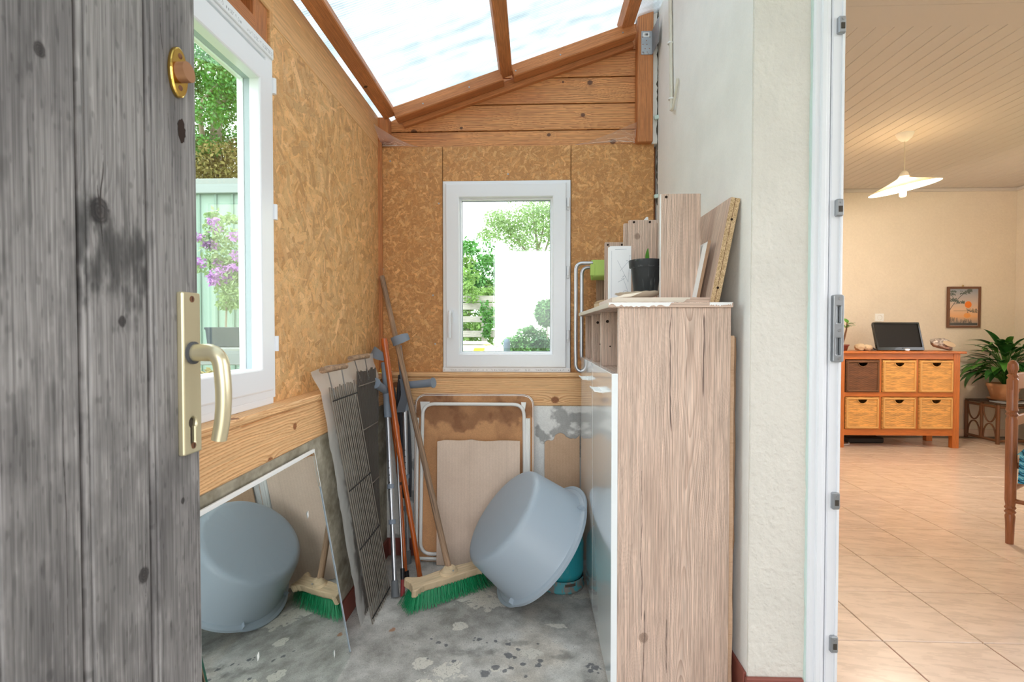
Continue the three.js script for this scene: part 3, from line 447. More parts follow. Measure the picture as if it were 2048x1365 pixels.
// ---- white door frame of the house, its second leaf's edge with the keeps
{
  const d = struct('door_1', 'white plastic house door frame with metal keeps along its edge', 'door frame', [0.80, 0, -1.49]);
  part(d, 'sealant', (() => { const R = rng(3), p = [], n = 80; for (let i = 0; i <= n; i++) p.push([0.7535 - 0.003 * R(), 0.03 + 2.2 * i / n]); for (let i = n; i >= 0; i--) p.push([0.764, 0.03 + 2.2 * i / n]); return extr(p, 0.004).translate(0, 0, -1.483); })(), M.mint, 'mint green foam seam');
  part(d, 'jamb', span(0.757, 0.802, 0.03, 2.26, -1.472, -1.55, 0.004), M.pvc);
  part(d, 'jamb_bead', span(0.774, 0.790, 0.03, 2.24, -1.466, -1.478, 0.003), M.pvc);
  part(d, 'gasket', span(0.802, 0.8075, 0.03, 2.24, -1.49, -1.54, 0.001), M.gasketDark, 'dark grey rubber gasket');
  part(d, 'leaf_edge', span(0.8075, 0.840, 0.05, 2.24, -1.478, -1.545, 0.003), M.pvc);
  part(d, 'leaf_lip', span(0.832, 0.8375, 0.05, 2.24, -1.474, -1.49, 0.001), M.pvc);
  part(d, 'leaf_lip', span(0.8405, 0.8455, 0.05, 2.24, -1.484, -1.55, 0.001), M.pvc);
  part(d, 'head', span(0.757, 2.05, 2.215, 2.26, -1.472, -1.55, 0.004), M.pvc);
  part(d, 'jamb', span(2.005, 2.05, 0.03, 2.26, -1.472, -1.55, 0.004), M.pvc);
  for (const y of [1.918, 1.43, 0.632, 0.235]) {
    const k = part(d, 'keep', span(0.818, 0.8385, y - 0.023, y + 0.023, -1.467, -1.482, 0.003), M.galv, 'small galvanised keep');
    part(k, 'bolt_slot', span(0.824, 0.834, y - 0.012, y + 0.004, -1.4655, -1.4675, 0.0005), M.gapDark);
    part(k, 'screw', new THREE.CylinderGeometry(0.003, 0.003, 0.003, 8).rotateX(Math.PI / 2).translate(0.829, y + 0.014, -1.4665), M.steel);
  }
  const k = part(d, 'lock_keep', extr(roundRect(0.812, 0.8405, 1.012, 1.195, 0.006), 0.014, 0.002, [roundRect(0.820, 0.832, 1.032, 1.078, 0.002), roundRect(0.820, 0.832, 1.118, 1.165, 0.002)]).translate(0, 0, -1.480), M.galv, 'long galvanised lock keep');
  part(k, 'striker', span(0.824, 0.831, 1.034, 1.076, -1.479, -1.476, 0.001), M.steel); part(k, 'striker', span(0.824, 0.831, 1.12, 1.163, -1.479, -1.476, 0.001), M.steel);
  for (const y of [1.022, 1.098, 1.184]) part(k, 'screw', new THREE.CylinderGeometry(0.0045, 0.0045, 0.004, 10).rotateX(Math.PI / 2).translate(0.829, y, -1.4645), M.steel);
}
// ---- boarded porch front behind the camera, added to cut front light, with its doorway
{
  const w = struct('wall_front_002', 'added boarded porch front around the doorway, cutting front light', 'wall', [0, 0, 0.4]);
  const R = rng(66);
  for (let i = 0; i < 18; i++) {
    const y0 = i * 0.13, y1 = y0 + 0.126;
    part(w, 'board', uvm(span(-0.96, -0.42, y0, y1, 0.40, 0.42, 0.003), 'x', 1.5, 0.2, R(), R()), M.fence);
    if (y0 > 1.9) part(w, 'board', uvm(span(-0.42, 0.50, y0, y1, 0.40, 0.42, 0.003), 'x', 1.5, 0.2, R(), R()), M.fence);
    part(w, 'board', uvm(span(0.50, 2.79, y0, y1, 0.40, 0.42, 0.003), 'x', 1.5, 0.2, R(), R()), M.fence);
    if (y0 < 1.0 || y0 > 2.1) part(w, 'added_side_board', uvm(span(2.79, 2.81, y0, y1, 0.42, -1.47, 0.003), 'z', 1.5, 0.2, R(), R()), M.fence);  // added side boards, out of view, cut light from the right
  }
}
// ---- polycarbonate roof on three purlins
{
  const c = struct('ceiling', 'ribbed translucent polycarbonate roof sheet on pine purlins', 'roof', [-0.1, 2.3, -1.3]);
  const a = Math.atan(0.333), g = cbox(1.62, 0.010, 4.05, 0.001);
  uvp(g, (x) => x / 1.5 + 0.5, (x, y, z) => z / 1.5);
  g.rotateZ(a).translate(-0.15, 2.19 + 0.333 * 0.515 + 0.012, -0.73);
  part(c, 'polycarbonate_sheet', g, M.poly, 'ribbed translucent sheet');
  const purlin = (x, w, y0, h, off) => part(c, 'purlin', uvm(cbox(w, h, 3.8, 0.004), 'z', 2.6, 0.2, off, off * 3.3).rotateZ(a).translate(x, y0 + h / 2, -0.67), M.beam);
  purlin(-0.697, 0.062, 2.128, 0.048, 0.1); purlin(-0.131, 0.058, 2.312, 0.050, 0.4); purlin(0.436, 0.062, 2.512, 0.052, 0.7);
  // battens on the gable, one each side of the middle purlin
  const batten = (x0, x1, off) => part(c, 'gable_batten', bar([x0, 2.132 + 0.333 * (x0 + 0.665), -2.555], [x1, 2.132 + 0.333 * (x1 + 0.665), -2.555], 0.07, 0.056, 0.004, [0, 1, 0], [2.6, 0.2, off, off]), M.beam);
  batten(-0.663, -0.145, 0.3); batten(-0.098, 0.478, 0.62);
  part(c, 'gable_fillet', bar([-0.64, 2.110 + 0.008, -2.61], [0.48, 2.110 + 0.333 * 1.145 - 0.006, -2.61], 0.03, 0.05, 0.003, [0, 1, 0], [2.6, 0.2, 0.1, 0.7]), M.beam);
  const nail = new THREE.CylinderGeometry(0.0035, 0.0035, 0.003, 8).rotateX(Math.PI / 2);
  for (const x of [-0.52, -0.3, -0.08, 0.13, 0.42]) piece(c, 'nail', nail, M.galv, x, 2.125 + 0.333 * (x + 0.665), -2.519);
}
{
  const c = struct('ceiling_002', 'added boarded canopy shading the house door and pier', 'canopy', [1.7, 2.75, -0.2]);  // canopy out of view, added to shade the pier
  part(c, 'roof_boards', uvm(cbox(2.2, 0.020, 2.75, 0.001).translate(1.71, 2.783, -0.10), 'x', 1.5, 0.2), M.fence);
  for (const z of [-1.40, -0.05, 1.22]) part(c, 'rafter', uvm(span(0.62, 2.8, 2.70, 2.772, z - 0.03, z + 0.03, 0.003), 'x', 1.5, 0.2), M.fence);
  part(c, 'post', uvm(span(2.72, 2.79, -0.02, 2.70, 1.19, 1.25, 0.003), 'y', 2.6, 0.2), M.beam);
}
// ---- windows
function sashRing(u0, u1, v0, v1, w, depth, bevel) { return extr([[u0, v0], [u1, v0], [u1, v1], [u0, v1]], depth - 2 * bevel, bevel, [[[u0 + w, v0 + w], [u0 + w, v1 - w], [u1 - w, v1 - w], [u1 - w, v0 + w]]]); }
function marks(px, len) { const R = rng(px); return canvasTex(512, 32, (g) => { g.fillStyle = '#eceef1'; g.fillRect(0, 0, 512, 32); g.fillStyle = '#9a9c9f'; g.strokeStyle = '#a2a4a8'; g.lineWidth = 1.6; let x = 10; while (x < 490) { const k = R(); if (k < 0.35) { g.beginPath(); g.arc(x, 18, 4, 0, 7); g.fill(); x += 16; } else if (k < 0.85) { for (let i = 0; i < 3; i++) { g.beginPath(); g.arc(x, 17, 5, R() * 6, R() * 6 + 4); g.stroke(); x += 11; } x += 6; } else x += 40; } }); }
{
  // window in the back wall, facing +z
  const w = struct('window_2', 'white tilt and turn window in the end wall above the pine beam', 'window', [-0.127, 0.9, -2.6]);
  const X0 = -0.439, X1 = 0.184, Y0 = 0.897, Y1 = 1.826;
  part(w, 'outer_frame', sashRing(X0, X1, Y0, Y1, 0.045, 0.075, 0.003).translate(0, 0, -2.662), M.pvc);
  const s = part(w, 'sash', sashRing(X0 + 0.017, X1 - 0.022, Y0 + 0.02, Y1 - 0.018, 0.066, 0.062, 0.005).translate(0, 0, -2.625), M.pvc, 'white opening sash');
  part(s, 'glazing_bead', sashRing(X0 + 0.078, X1 - 0.083, Y0 + 0.081, Y1 - 0.079, 0.014, 0.02, 0.003).translate(0, 0, -2.608), M.pvc);
  part(s, 'gasket', sashRing(X0 + 0.088, X1 - 0.093, Y0 + 0.091, Y1 - 0.089, 0.006, 0.012, 0.001).translate(0, 0, -2.624), M.gasket);
  part(w, 'pane', span(X0 + 0.085, X1 - 0.088, Y0 + 0.088, Y1 - 0.086, -2.626, -2.6262, 0.00001), M.glass, 'clear window pane');
  const h = part(w, 'handle', extr(roundRect(-0.012, 0.012, -0.032, 0.032, 0.006), 0.008, 0.002).translate(X0 + 0.042, 1.165, -2.567), M.pvc, 'white lever handle');
  part(h, 'lever', bentTube([[X0 + 0.042, 1.185, -2.563], [X0 + 0.042, 1.185, -2.525], [X0 + 0.040, 1.062, -2.528]], 0.0085, 0.02), M.pvc);
  for (const y of [1.715, 1.385, 1.075]) { const k = part(w, 'hinge', rod([X1 - 0.012, y - 0.022, -2.577], [X1 - 0.012, y + 0.022, -2.577], 0.0075), M.pvc); part(k, 'hinge_plate', cbox(0.011, 0.056, 0.006, 0.002).translate(X1 - 0.013, y - 0.008, -2.584), M.pvc); }
  const mk = std({ map: marks(31), roughness: 0.4 });
  part(w, 'sill_strip', uvp(span(X0, X1, 0.8935, 0.9165, -2.575, -2.612, 0.002), (x) => (x - X0) / (X1 - X0) * 3, (x, y) => (y - 0.8935) / 0.023), mk, 'white strip with small printed marks');
}
{
  // window in the left wall, facing +x; built facing +z, then turned
  const w = struct('window_1', 'white framed window in the left wall behind the wooden door', 'window', [-0.76, 0.9, -1.15]);
  const turn = (g, x) => g.rotateY(Math.PI / 2).translate(x, 0, 0); // local u -> world -z
  const U0 = 0.80, U1 = 1.508, Y0 = 0.905, Y1 = 1.90;
  part(w, 'outer_frame', turn(sashRing(U0, U1, Y0, Y1, 0.040, 0.062, 0.003), -0.804), M.pvc);
  const s = part(w, 'sash', turn(sashRing(U0 + 0.012, U1 - 0.016, Y0 + 0.022, Y1 - 0.050, 0.066, 0.034, 0.005), -0.769), M.pvc, 'white opening sash');
  part(s, 'spacer', turn(sashRing(U0 + 0.070, U1 - 0.074, Y0 + 0.080, Y1 - 0.108, 0.008, 0.0145, 0.0005), -0.7845), M.gasket, 'grey spacer between the panes');
  part(w, 'pane', span(-0.7688, -0.7686, Y0 + 0.08, Y1 - 0.108, -U0 - 0.07, -U1 + 0.074, 0.00001), M.glass, 'clear window pane');
  part(w, 'outer_bead', turn(sashRing(U0 + 0.02, U1 - 0.024, Y0 + 0.03, Y1 - 0.058, 0.058, 0.018, 0.002), -0.8035), M.pvc);
  part(w, 'sill_foot', span(-0.84, -0.745, 0.888, 0.908, -U0, -U1 + 0.012, 0.002), M.pvc);
  const mk = std({ map: marks(57), roughness: 0.4 });
  part(w, 'head_strip', uvp(span(-0.80, -0.7405, Y1 - 0.03, Y1 + 0.001, -U0, -U1 + 0.002, 0.002), (x, y, z) => -z * 3.4, (x, y) => (y - Y1 + 0.03) / 0.027), mk, 'white head strip with small printed marks');
  for (const y of [1.80, 1.44, 1.06]) part(w, 'hinge', rod([-0.744, y - 0.022, -U1 - 0.004], [-0.744, y + 0.022, -U1 - 0.004], 0.007), M.pvc);
}
// ---- the room behind the house door
{
  const fy = 0.07, cy = 2.454, x0 = 0.80, x1 = 4.62, zf = -1.75, zb = -5.27;
  const f = struct('floor_001', 'beige marbled tile floor of the lit room', 'floor', [2.6, fy, -3.4]);
  part(f, 'screed', span(x0, x1 + 0.1, -0.1, fy - 0.004, -1.60, zb - 0.1, 0.002), M.grout);
  const px = 0.3215, pz = 0.3385, tile = cbox(px - 0.004, 0.012, pz - 0.004, 0.0015); uvp(tile, (x) => x / px + 0.5, (x, y, z) => z / pz + 0.5);
  const R = rng(17), part9 = [];
  for (let i = -2; i < 11; i++) for (let j = -1; j < 11; j++) {
    const cx = 1.16 + (i + 0.5) * px, cz = -1.778 - (j + 0.5) * pz; if (cx > x1 - 0.1 || cx < x0 + 0.05 || cz < zb + 0.1) continue;
    piece(f, 'tile', tile, M.tiles[Math.floor(R() * 4)], cx, fy - 0.0055, cz, 0, R() < 0.5 ? 0 : Math.PI, 0);
  }
  const wb = struct('wall_back_001', 'warm lit plaster back wall of the room', 'wall', [2.7, fy, zb]);
  part(wb, 'plaster', uvm(span(x0 - 0.1, x1 + 0.2, -0.05, cy + 0.1, zb, zb - 0.15, 0.002), 'x', 0.7), M.roomWall);
  part(wb, 'skirting', span(x0, x1, fy, fy + 0.07, zb, zb + 0.01, 0.002), M.tiles[0], 'beige skirting tiles');
  part(wb, 'cornice', span(x0, x1, cy - 0.03, cy, zb, zb + 0.025, 0.004), M.roomCeil);
  const wl = struct('wall_left_001', 'plaster wall between the room and the porch', 'wall', [x0, fy, -3.5]);
  part(wl, 'plaster', uvm(span(0.757, x0 + 0.02, -0.05, cy + 0.1, -1.56, zb, 0.002), 'z', 0.7), M.roomWall);
  // right wall has a window opening, added out of view to light the room
  const wr = struct('wall_right_001', 'pale right wall of the room with an added window', 'wall', [x1, fy, -3.5]);
  const wa = -2.1, wc = -3.7, y0 = 0.95, y1 = 2.2;
  part(wr, 'plaster', uvm(span(x1, x1 + 0.2, -0.05, cy + 0.1, wc, zb, 0.002), 'z', 0.7), M.roomWall);
  part(wr, 'plaster', uvm(span(x1, x1 + 0.2, -0.05, cy + 0.1, -1.70, wa, 0.002), 'z', 0.7), M.roomWall);
  part(wr, 'plaster', uvm(span(x1, x1 + 0.2, -0.05, y0, wa, wc, 0.002), 'z', 0.7), M.roomWall);
  part(wr, 'plaster', uvm(span(x1, x1 + 0.2, y1, cy + 0.1, wa, wc, 0.002), 'z', 0.7), M.roomWall);
  part(wr, 'cornice', span(x1 - 0.025, x1, cy - 0.03, cy, -1.75, zb, 0.004), M.roomCeil);
  const wf = struct('wall_front_001', 'inside face of the house front wall', 'wall', [2.6, fy, zf]);
  part(wf, 'plaster', uvm(span(2.05, x1 + 0.1, -0.05, cy + 0.1, zf, zf - 0.01, 0.002), 'x', 0.7), M.roomWall);
  part(wf, 'plaster', uvm(span(x0, 2.05, 2.26, cy + 0.1, zf, zf - 0.01, 0.002), 'x', 0.7), M.roomWall);
  const c = struct('ceiling_001', 'cream boarded ceiling of the room', 'ceiling', [2.7, cy, -3.5]);
  part(c, 'backing', span(x0 - 0.05, x1 + 0.2, cy + 0.0035, cy + 0.15, -1.49, zb - 0.15, 0.002), M.roomCeilGapLit);
  part(c, 'margin_board', span(x0, x1, cy - 0.006, cy + 0.01, -2.29, -2.452, 0.002), M.roomCeil);
  part(c, 'margin_board', span(x0, x1, cy - 0.010, cy + 0.01, -1.75, -2.285, 0.002), M.roomCeil);
  const L = -2.452 - zb, bw = 0.0815, board = cbox(bw - 0.004, 0.006, L, 0.0025);
  for (let i = 0; i * bw < x1 - x0; i++) piece(c, 'ceiling_board', board, M.roomCeil, x0 + (i + 0.5) * bw, cy + 0.003, -2.452 - L / 2);
}
// pendant lamp
{
  const at = [2.567, 2.09, -3.79], t = thing('pendant_lamp', 'lit white saucer pendant lamp hanging tilted from the boarded ceiling', 'lamp', [2.567, 2.454, -3.79]);
  part(t, 'ceiling_rose', lathe([[0, -0.055], [0.02, -0.05], [0.042, -0.03], [0.055, 0.0]], 28).translate(2.567, 2.454, -3.79), M.white);
  part(t, 'cable', tube([[2.567, 2.40, -3.79], [2.569, 2.3, -3.79], [2.567, 2.20, -3.79]], 0.003, 10, 6), M.cord);
  part(t, 'cap', lathe([[0, 0.035], [0.012, 0.033], [0.024, 0.018], [0.03, -0.005]], 24).translate(2.567, 2.165, -3.79), M.white);
  const tilt = (g) => g.rotateZ(0.185).translate(...at);
  part(t, 'shade', tilt(lathe([[0.018, 0.075], [0.03, 0.06], [0.09, 0.035], [0.155, 0.012], [0.208, -0.008], [0.209, -0.012], [0.155, 0.006], [0.09, 0.028], [0.03, 0.053], [0.016, 0.066]], 48)), M.shade);
  part(t, 'bulb', lathe([[0, -0.072], [0.016, -0.072], [0.0205, -0.066], [0.0205, 0.0], [0.016, 0.012], [0, 0.014]], 20).translate(2.560, 2.093, -3.79), M.bulb, 'glowing bulb');
  const l = new THREE.PointLight(C('#fff0dc'), 2.8); l.position.set(2.560 - 2.567, 2.055 - 2.454, 0); l.castShadow = true; l.shadow.radius = 1.5; l.name = 'pendant_bulb'; t.add(l);
}
// sideboard
{
  const zs = -4.72, zk = -5.08, t = thing('sideboard', 'orange pine sideboard with six basket compartments against the back wall', 'sideboard', [3.19, 0.07, -4.9]);
  const wd = (g, ax, o = 0) => uvm(g, ax, 1.2, 0.25, o, o * 2.1);
  part(t, 'top', wd(span(2.645, 3.735, 0.893, 0.913, zs + 0.02, zk, 0.004), 'x', 0.1), M.sideboard);
  for (const [x, z] of [[2.666, zs], [3.640, zs], [2.666, zk + 0.055], [3.640, zk + 0.055]]) part(t, 'leg', wd(span(x, x + 0.055, 0.07, 0.893, z, z - 0.05, 0.003), 'y', x), M.sideboard);
  part(t, 'apron', wd(span(2.72, 3.64, 0.842, 0.893, zs - 0.005, zs - 0.03, 0.002), 'x', 0.3), M.sideboard);
  part(t, 'middle_shelf', wd(span(2.70, 3.66, 0.517, 0.555, zs - 0.004, zk, 0.002), 'x', 0.5), M.sideboard);
  part(t, 'bottom_shelf', wd(span(2.70, 3.66, 0.178, 0.235, zs - 0.004, zk, 0.002), 'x', 0.7), M.sideboard);
  for (const x of [3.027, 3.337]) part(t, 'divider', wd(span(x - 0.009, x + 0.009, 0.235, 0.842, zs - 0.006, zk, 0.002), 'y', x), M.sideboard);
  for (const x of [2.69, 3.665]) part(t, 'side_panel', wd(span(x - 0.008, x + 0.008, 0.178, 0.893, zs - 0.03, zk, 0.002), 'y', x * 1.3), M.sideboard);
  part(t, 'back_panel', span(2.69, 3.66, 0.178, 0.893, zk + 0.01, zk, 0.002), M.sideboard);
  // baskets
  const words = [['dark brown wicker basket, upper left in the sideboard', 1], ['honey wicker basket, upper middle in the sideboard', 0], ['honey wicker basket, upper right in the sideboard', 0], ['honey wicker basket directly below the dark brown basket', 0], ['honey wicker basket, lower middle in the sideboard', 0], ['honey wicker basket, lower right in the sideboard', 0]];
  words.forEach(([label, dk], i) => {
    const col = i % 3, row = i < 3, X0 = [2.728, 3.040, 3.350][col], X1 = [3.013, 3.325, 3.636][col], Y0 = row ? 0.556 : 0.236, Y1 = row ? 0.834 : 0.512, xm = (X0 + X1) / 2, z = zs + 0.004;
    const b = thing('wicker_basket', label, 'basket', [xm, Y0, zs - 0.15], 'wicker baskets in the sideboard'), m = dk ? M.wickerDark : M.wicker, rm = dk ? M.wickerRimDark : M.wickerRim;
    const cut = []; for (let k = 0; k <= 12; k++) { const a = Math.PI * k / 12; cut.push([xm + 0.042 * Math.cos(a), Y1 - 0.018 - 0.038 * Math.sin(a)]); }
    const hole = cut.slice().reverse();
    part(b, 'front', uvp(extr([[X0, Y0], [X1, Y0], [X1, Y1], [X0, Y1]], 0.010, 0.002, [hole]).translate(0, 0, z - 0.012), (x) => (x - X0) * 2.6, (x, y) => (y - Y0) * 2.6), m);
    for (const g of [span(X0, X0 + 0.01, Y0, Y1 - 0.003, z - 0.012, zk + 0.03, 0.002), span(X1 - 0.01, X1, Y0, Y1 - 0.003, z - 0.012, zk + 0.03, 0.002), span(X0, X1, Y0, Y0 + 0.01, z - 0.012, zk + 0.03, 0.002), span(X0, X1, Y0, Y1 - 0.003, zk + 0.04, zk + 0.03, 0.002)]) part(b, 'panel', uvm(g, 'x', 0.39), m);
    part(b, 'rim', bentTube([[X0 + 0.012, Y0 + 0.012, z + 0.002], [X1 - 0.012, Y0 + 0.012, z + 0.002], [X1 - 0.012, Y1 - 0.012, z + 0.002], [X0 + 0.012, Y1 - 0.012, z + 0.002]], 0.008, 0.012, 8, true), rm);
    part(b, 'handle_rim', tube(cut.map(([x, y]) => [x, y, z + 0.002]), 0.0045, 24, 6), rm);
  });
}
// things on and around the sideboard
{
  const t = thing('monitor', 'flat black computer monitor leaning back on the sideboard', 'monitor', [3.29, 0.913, -4.92]);
  const lean = (g) => g.rotateX(-0.30).rotateY(0.0).translate(3.288, 0.917, -4.86);
  part(t, 'bezel', lean(extr(roundRect(-0.205, 0.205, 0.0, 0.262, 0.006), 0.014, 0.003, [roundRect(-0.188, 0.188, 0.03, 0.246, 0.002)]).translate(0, 0, -0.014)), M.blackGloss);
  part(t, 'screen', lean(span(-0.19, 0.19, 0.028, 0.248, -0.004, -0.012, 0.001)), std({ color: C('#0e0c0b'), roughness: 0.7 }), 'dark switched-off screen');
  part(t, 'back_cover', lean(extr(roundRect(-0.20, 0.20, 0.004, 0.258, 0.01), 0.012, 0.004).translate(0, 0, -0.028)), M.black);
  part(t, 'stand_foot', lathe([[0, 0.008], [0.08, 0.006], [0.085, 0.0], [0, 0]], 32).scale(1, 1, 0.8).translate(3.29, 0.9135, -4.92), M.black);
  part(t, 'power_button', lean(lathe([[0, 0.004], [0.018, 0.0035], [0.022, 0]], 20).scale(1.3, 1, 0.6).rotateX(Math.PI / 2).translate(0.055, 0.008, 0.0)), M.alu, 'silver oval button');
  part(t, 'nameplate', lean(uvp(new THREE.PlaneGeometry(0.04, 0.008).translate(0.03, 0.018, 0.0035), (x) => (x - 0.01) / 0.04, (x, y) => (y - 0.014) / 0.008)), std({ map: canvasTex(128, 32, (g) => { g.fillStyle = '#101012'; g.fillRect(0, 0, 128, 32); g.fillStyle = '#b8b8b8'; g.font = 'bold 22px sans-serif'; g.textAlign = 'center'; g.fillText('AKIRA', 64, 24); }), roughness: 0.4 }));
  const a = thing('agate_stone', 'banded agate half lying on the sideboard beside the monitor', 'stone', [3.645, 0.913, -4.86]);
  part(a, 'stone', (() => { const g = new THREE.SphereGeometry(1, 28, 18), p = g.attributes.position; for (let i = 0; i < p.count; i++) { const x = p.getX(i), y = p.getY(i), z = p.getZ(i), n = 0.8 + 0.45 * fbm(x * 2 + 5, y * 2 + z * 2 + 9, 3); p.setXYZ(i, x * 0.095 * n, Math.max(-0.035, y * 0.05 * n), z * 0.06 * n); } g.computeVertexNormals(); return g.rotateZ(-0.28).translate(3.645, 0.970, -4.86); })(), M.agate);
  part(a, 'cut_face', lathe([[0, 0.004], [0.03, 0.003], [0.038, 0]], 24).scale(1.5, 1, 0.7).rotateX(1.1).rotateZ(-0.3).translate(3.66, 0.975, -4.80), M.stone, 'pale cut face');
  const c = thing('cable_bundle', 'loose black cables beside the monitor', 'cable', [3.05, 0.913, -4.9]);
  part(c, 'cable', tube([[3.07, 0.93, -4.95], [3.04, 0.945, -4.9], [2.98, 0.925, -4.85], [2.95, 0.918, -4.9], [3.0, 0.93, -4.93], [3.04, 0.94, -4.88], [3.07, 0.921, -4.86]], 0.006, 50, 7), M.black);
  part(c, 'cable', tube([[3.07, 0.95, -4.98], [3.04, 0.955, -4.92], [2.96, 0.935, -4.92], [2.93, 0.919, -4.86], [3.0, 0.920, -4.83], [3.06, 0.921, -4.84]], 0.005, 50, 7), M.black);
  const s = thing('stone', 'pale rough shell stones on the left end of the sideboard', 'stone', [2.9, 0.913, -4.78]);
  for (const [x, r, k] of [[2.88, 0.04, 2], [2.945, 0.034, 6]]) part(s, 'lump', (() => { const g = new THREE.IcosahedronGeometry(r, 3), p = g.attributes.position; for (let i = 0; i < p.count; i++) { const n = 0.7 + 0.6 * fbm(p.getX(i) * 40 + k, p.getY(i) * 40 + p.getZ(i) * 40, 3); p.setXYZ(i, p.getX(i) * n * 1.1, p.getY(i) * n * 0.8, p.getZ(i) * n); } g.computeVertexNormals(); return g.translate(x, 0.915 + r * 0.8, -4.78); })(), M.stone);
}
// leaf blade: curved along its length, folded a little along the midrib
function blade(L, W, droop, fold = 0.25, n = 8) { return surf((u, v) => { const t = v, w = W * Math.pow(Math.sin(Math.PI * Math.pow(t, 0.75)), 0.8) * (u - 0.5), a = droop * t, y = L * (a < 1e-4 ? t : Math.sin(a) / droop), z = L * (a < 1e-4 ? 0 : (1 - Math.cos(a)) / droop); return [w, y + 0, z + Math.abs(w) * -fold]; }, 4, n); }
function potProfile(r0, r1, h, lip) { return [[0, 0], [r0, 0], [r1, h - lip], [r1 + 0.006, h - lip], [r1 + 0.008, h], [r1 - 0.004, h], [r1 - 0.006, h - lip], [r0 * 0.9, 0.01], [0, 0.01]]; }
{
  const t = thing('money_plant', 'small succulent with a brown stem in a clay saucer on the sideboard', 'plant', [2.765, 0.913, -4.87]);
  part(t, 'pot', lathe(potProfile(0.05, 0.062, 0.055, 0.012), 28).translate(2.765, 0.913, -4.87), M.redTile);
  part(t, 'soil', new THREE.CircleGeometry(0.058, 20).rotateX(-Math.PI / 2).translate(2.765, 0.958, -4.87), M.soil);
  part(t, 'stem', sweep([V(2.77, 0.95, -4.87), V(2.795, 1.02, -4.87), V(2.815, 1.10, -4.87), V(2.82, 1.17, -4.87)], 0.01, 8, (k) => 0.012 - 0.008 * k), M.rattan);
  const R = rng(4); for (let i = 0; i < 14; i++) { const y = i < 6 ? 0.99 + R() * 0.05 : 1.08 + R() * 0.1, x = i < 6 ? 2.75 - 0.03 * R() : 2.82; part(t, 'leaf', blade(0.06 + 0.03 * R(), 0.035, 0.6).rotateX(0.7 + 0.6 * R()).rotateY(R() * 6.28).translate(x, y, -4.87 + 0.02 * (R() - 0.5)), i % 3 ? M.leafMid : M.leaf); }
}
{
  const t = thing('router', 'black router box on the floor under the sideboard', 'router', [3.0, 0.07, -4.95]);
  part(t, 'body', cbox(0.32, 0.05, 0.16, 0.008).translate(3.02, 0.097, -4.98), M.black);
  part(t, 'cable', tube([[2.88, 0.08, -4.95], [2.84, 0.076, -4.85], [2.74, 0.076, -4.82], [2.70, 0.076, -4.9], [2.76, 0.076, -4.97]], 0.005, 40, 6), M.white, 'white looped cable');
}
{
  const t = thing('framed_picture', 'framed print of an orange sun over water with a leaning tree', 'picture', [4.13, 1.12, -5.25]);
  const X0 = 3.980, X1 = 4.287, Y0 = 1.120, Y1 = 1.513;
  const rim = part(t, 'frame', sashRing(X0, X1, Y0, Y1, 0.020, 0.022, 0.004).translate(0, 0, -5.262), std({ color: C('#6b4630'), roughness: 0.5 }), 'dark bamboo frame');
  const art = canvasTex(256, 330, (g, w, h) => {
    const s = g.createLinearGradient(0, 0, 0, h); s.addColorStop(0, '#8f97a6'); s.addColorStop(0.35, '#c9b8b0'); s.addColorStop(0.55, '#e3bfa0'); s.addColorStop(0.75, '#e7b07f'); s.addColorStop(1, '#8f8a90'); g.fillStyle = s; g.fillRect(0, 0, w, h);
    g.fillStyle = '#ee7d22'; g.beginPath(); g.arc(168, 142, 30, 0, 7); g.fill(); g.fillStyle = 'rgba(240,150,60,.6)'; g.beginPath(); g.ellipse(160, 238, 30, 22, 0, 0, 7); g.fill();
    g.strokeStyle = '#4a4a4c'; g.lineWidth = 5; g.beginPath(); g.moveTo(6, 190); g.quadraticCurveTo(40, 130, 78, 92); g.quadraticCurveTo(110, 50, 160, 30); g.stroke(); g.lineWidth = 3; g.beginPath(); g.moveTo(40, 138); g.lineTo(110, 130); g.moveTo(60, 110); g.lineTo(20, 60); g.stroke();
    const R = rng(2); g.fillStyle = '#4e5a54'; for (const [cx, cy, rx, ry] of [[140, 35, 45, 16], [30, 40, 30, 20], [35, 100, 35, 14], [100, 120, 34, 12], [180, 18, 20, 10]]) for (let i = 0; i < 50; i++) { g.beginPath(); g.ellipse(cx + (R() - 0.5) * 2 * rx, cy + (R() - 0.5) * 2 * ry, 6, 3, R() * 3, 0, 7); g.fill(); }
    g.fillStyle = '#454748'; g.fillRect(40, 196, 216, 3); for (let i = 0; i < 60; i++) { g.fillRect(150 + R() * 100, 176 + R() * 36, 10, 3); } for (let i = 0; i < 120; i++) { const x = R() * 200; g.fillRect(x, 270 + R() * 60 - (200 - x) * 0.12, 2, 30); } g.fillRect(0, 305, 256, 25);
    g.strokeStyle = '#ead8cc'; g.lineWidth = 8; g.strokeRect(0, 0, w, h);
  });
  part(t, 'print', uvp(span(X0 + 0.018, X1 - 0.018, Y0 + 0.018, Y1 - 0.018, -5.255, -5.265, 0.0005), (x) => (x - X0 - 0.018) / 0.271, (x, y) => (y - Y0 - 0.018) / 0.357), std({ map: art, roughness: 0.35 }));
  part(t, 'hook', new THREE.TorusGeometry(0.007, 0.002, 6, 14).translate(4.13, 1.522, -5.264), M.brass);
}
{
  const t = thing('wall_socket', 'white wall socket behind the monitor', 'socket', [3.353, 1.18, -5.265]);
  part(t, 'plate', extr(roundRect(3.312, 3.394, 1.180, 1.256, 0.006), 0.008, 0.002).translate(0, 0, -5.27), M.white);
  part(t, 'well', lathe([[0, 0], [0.02, 0], [0.022, 0.003], [0.024, 0.003]], 24).rotateX(Math.PI / 2).translate(3.353, 1.218, -5.2615), std({ color: C('#d8d2c8'), roughness: 0.6 }));
}
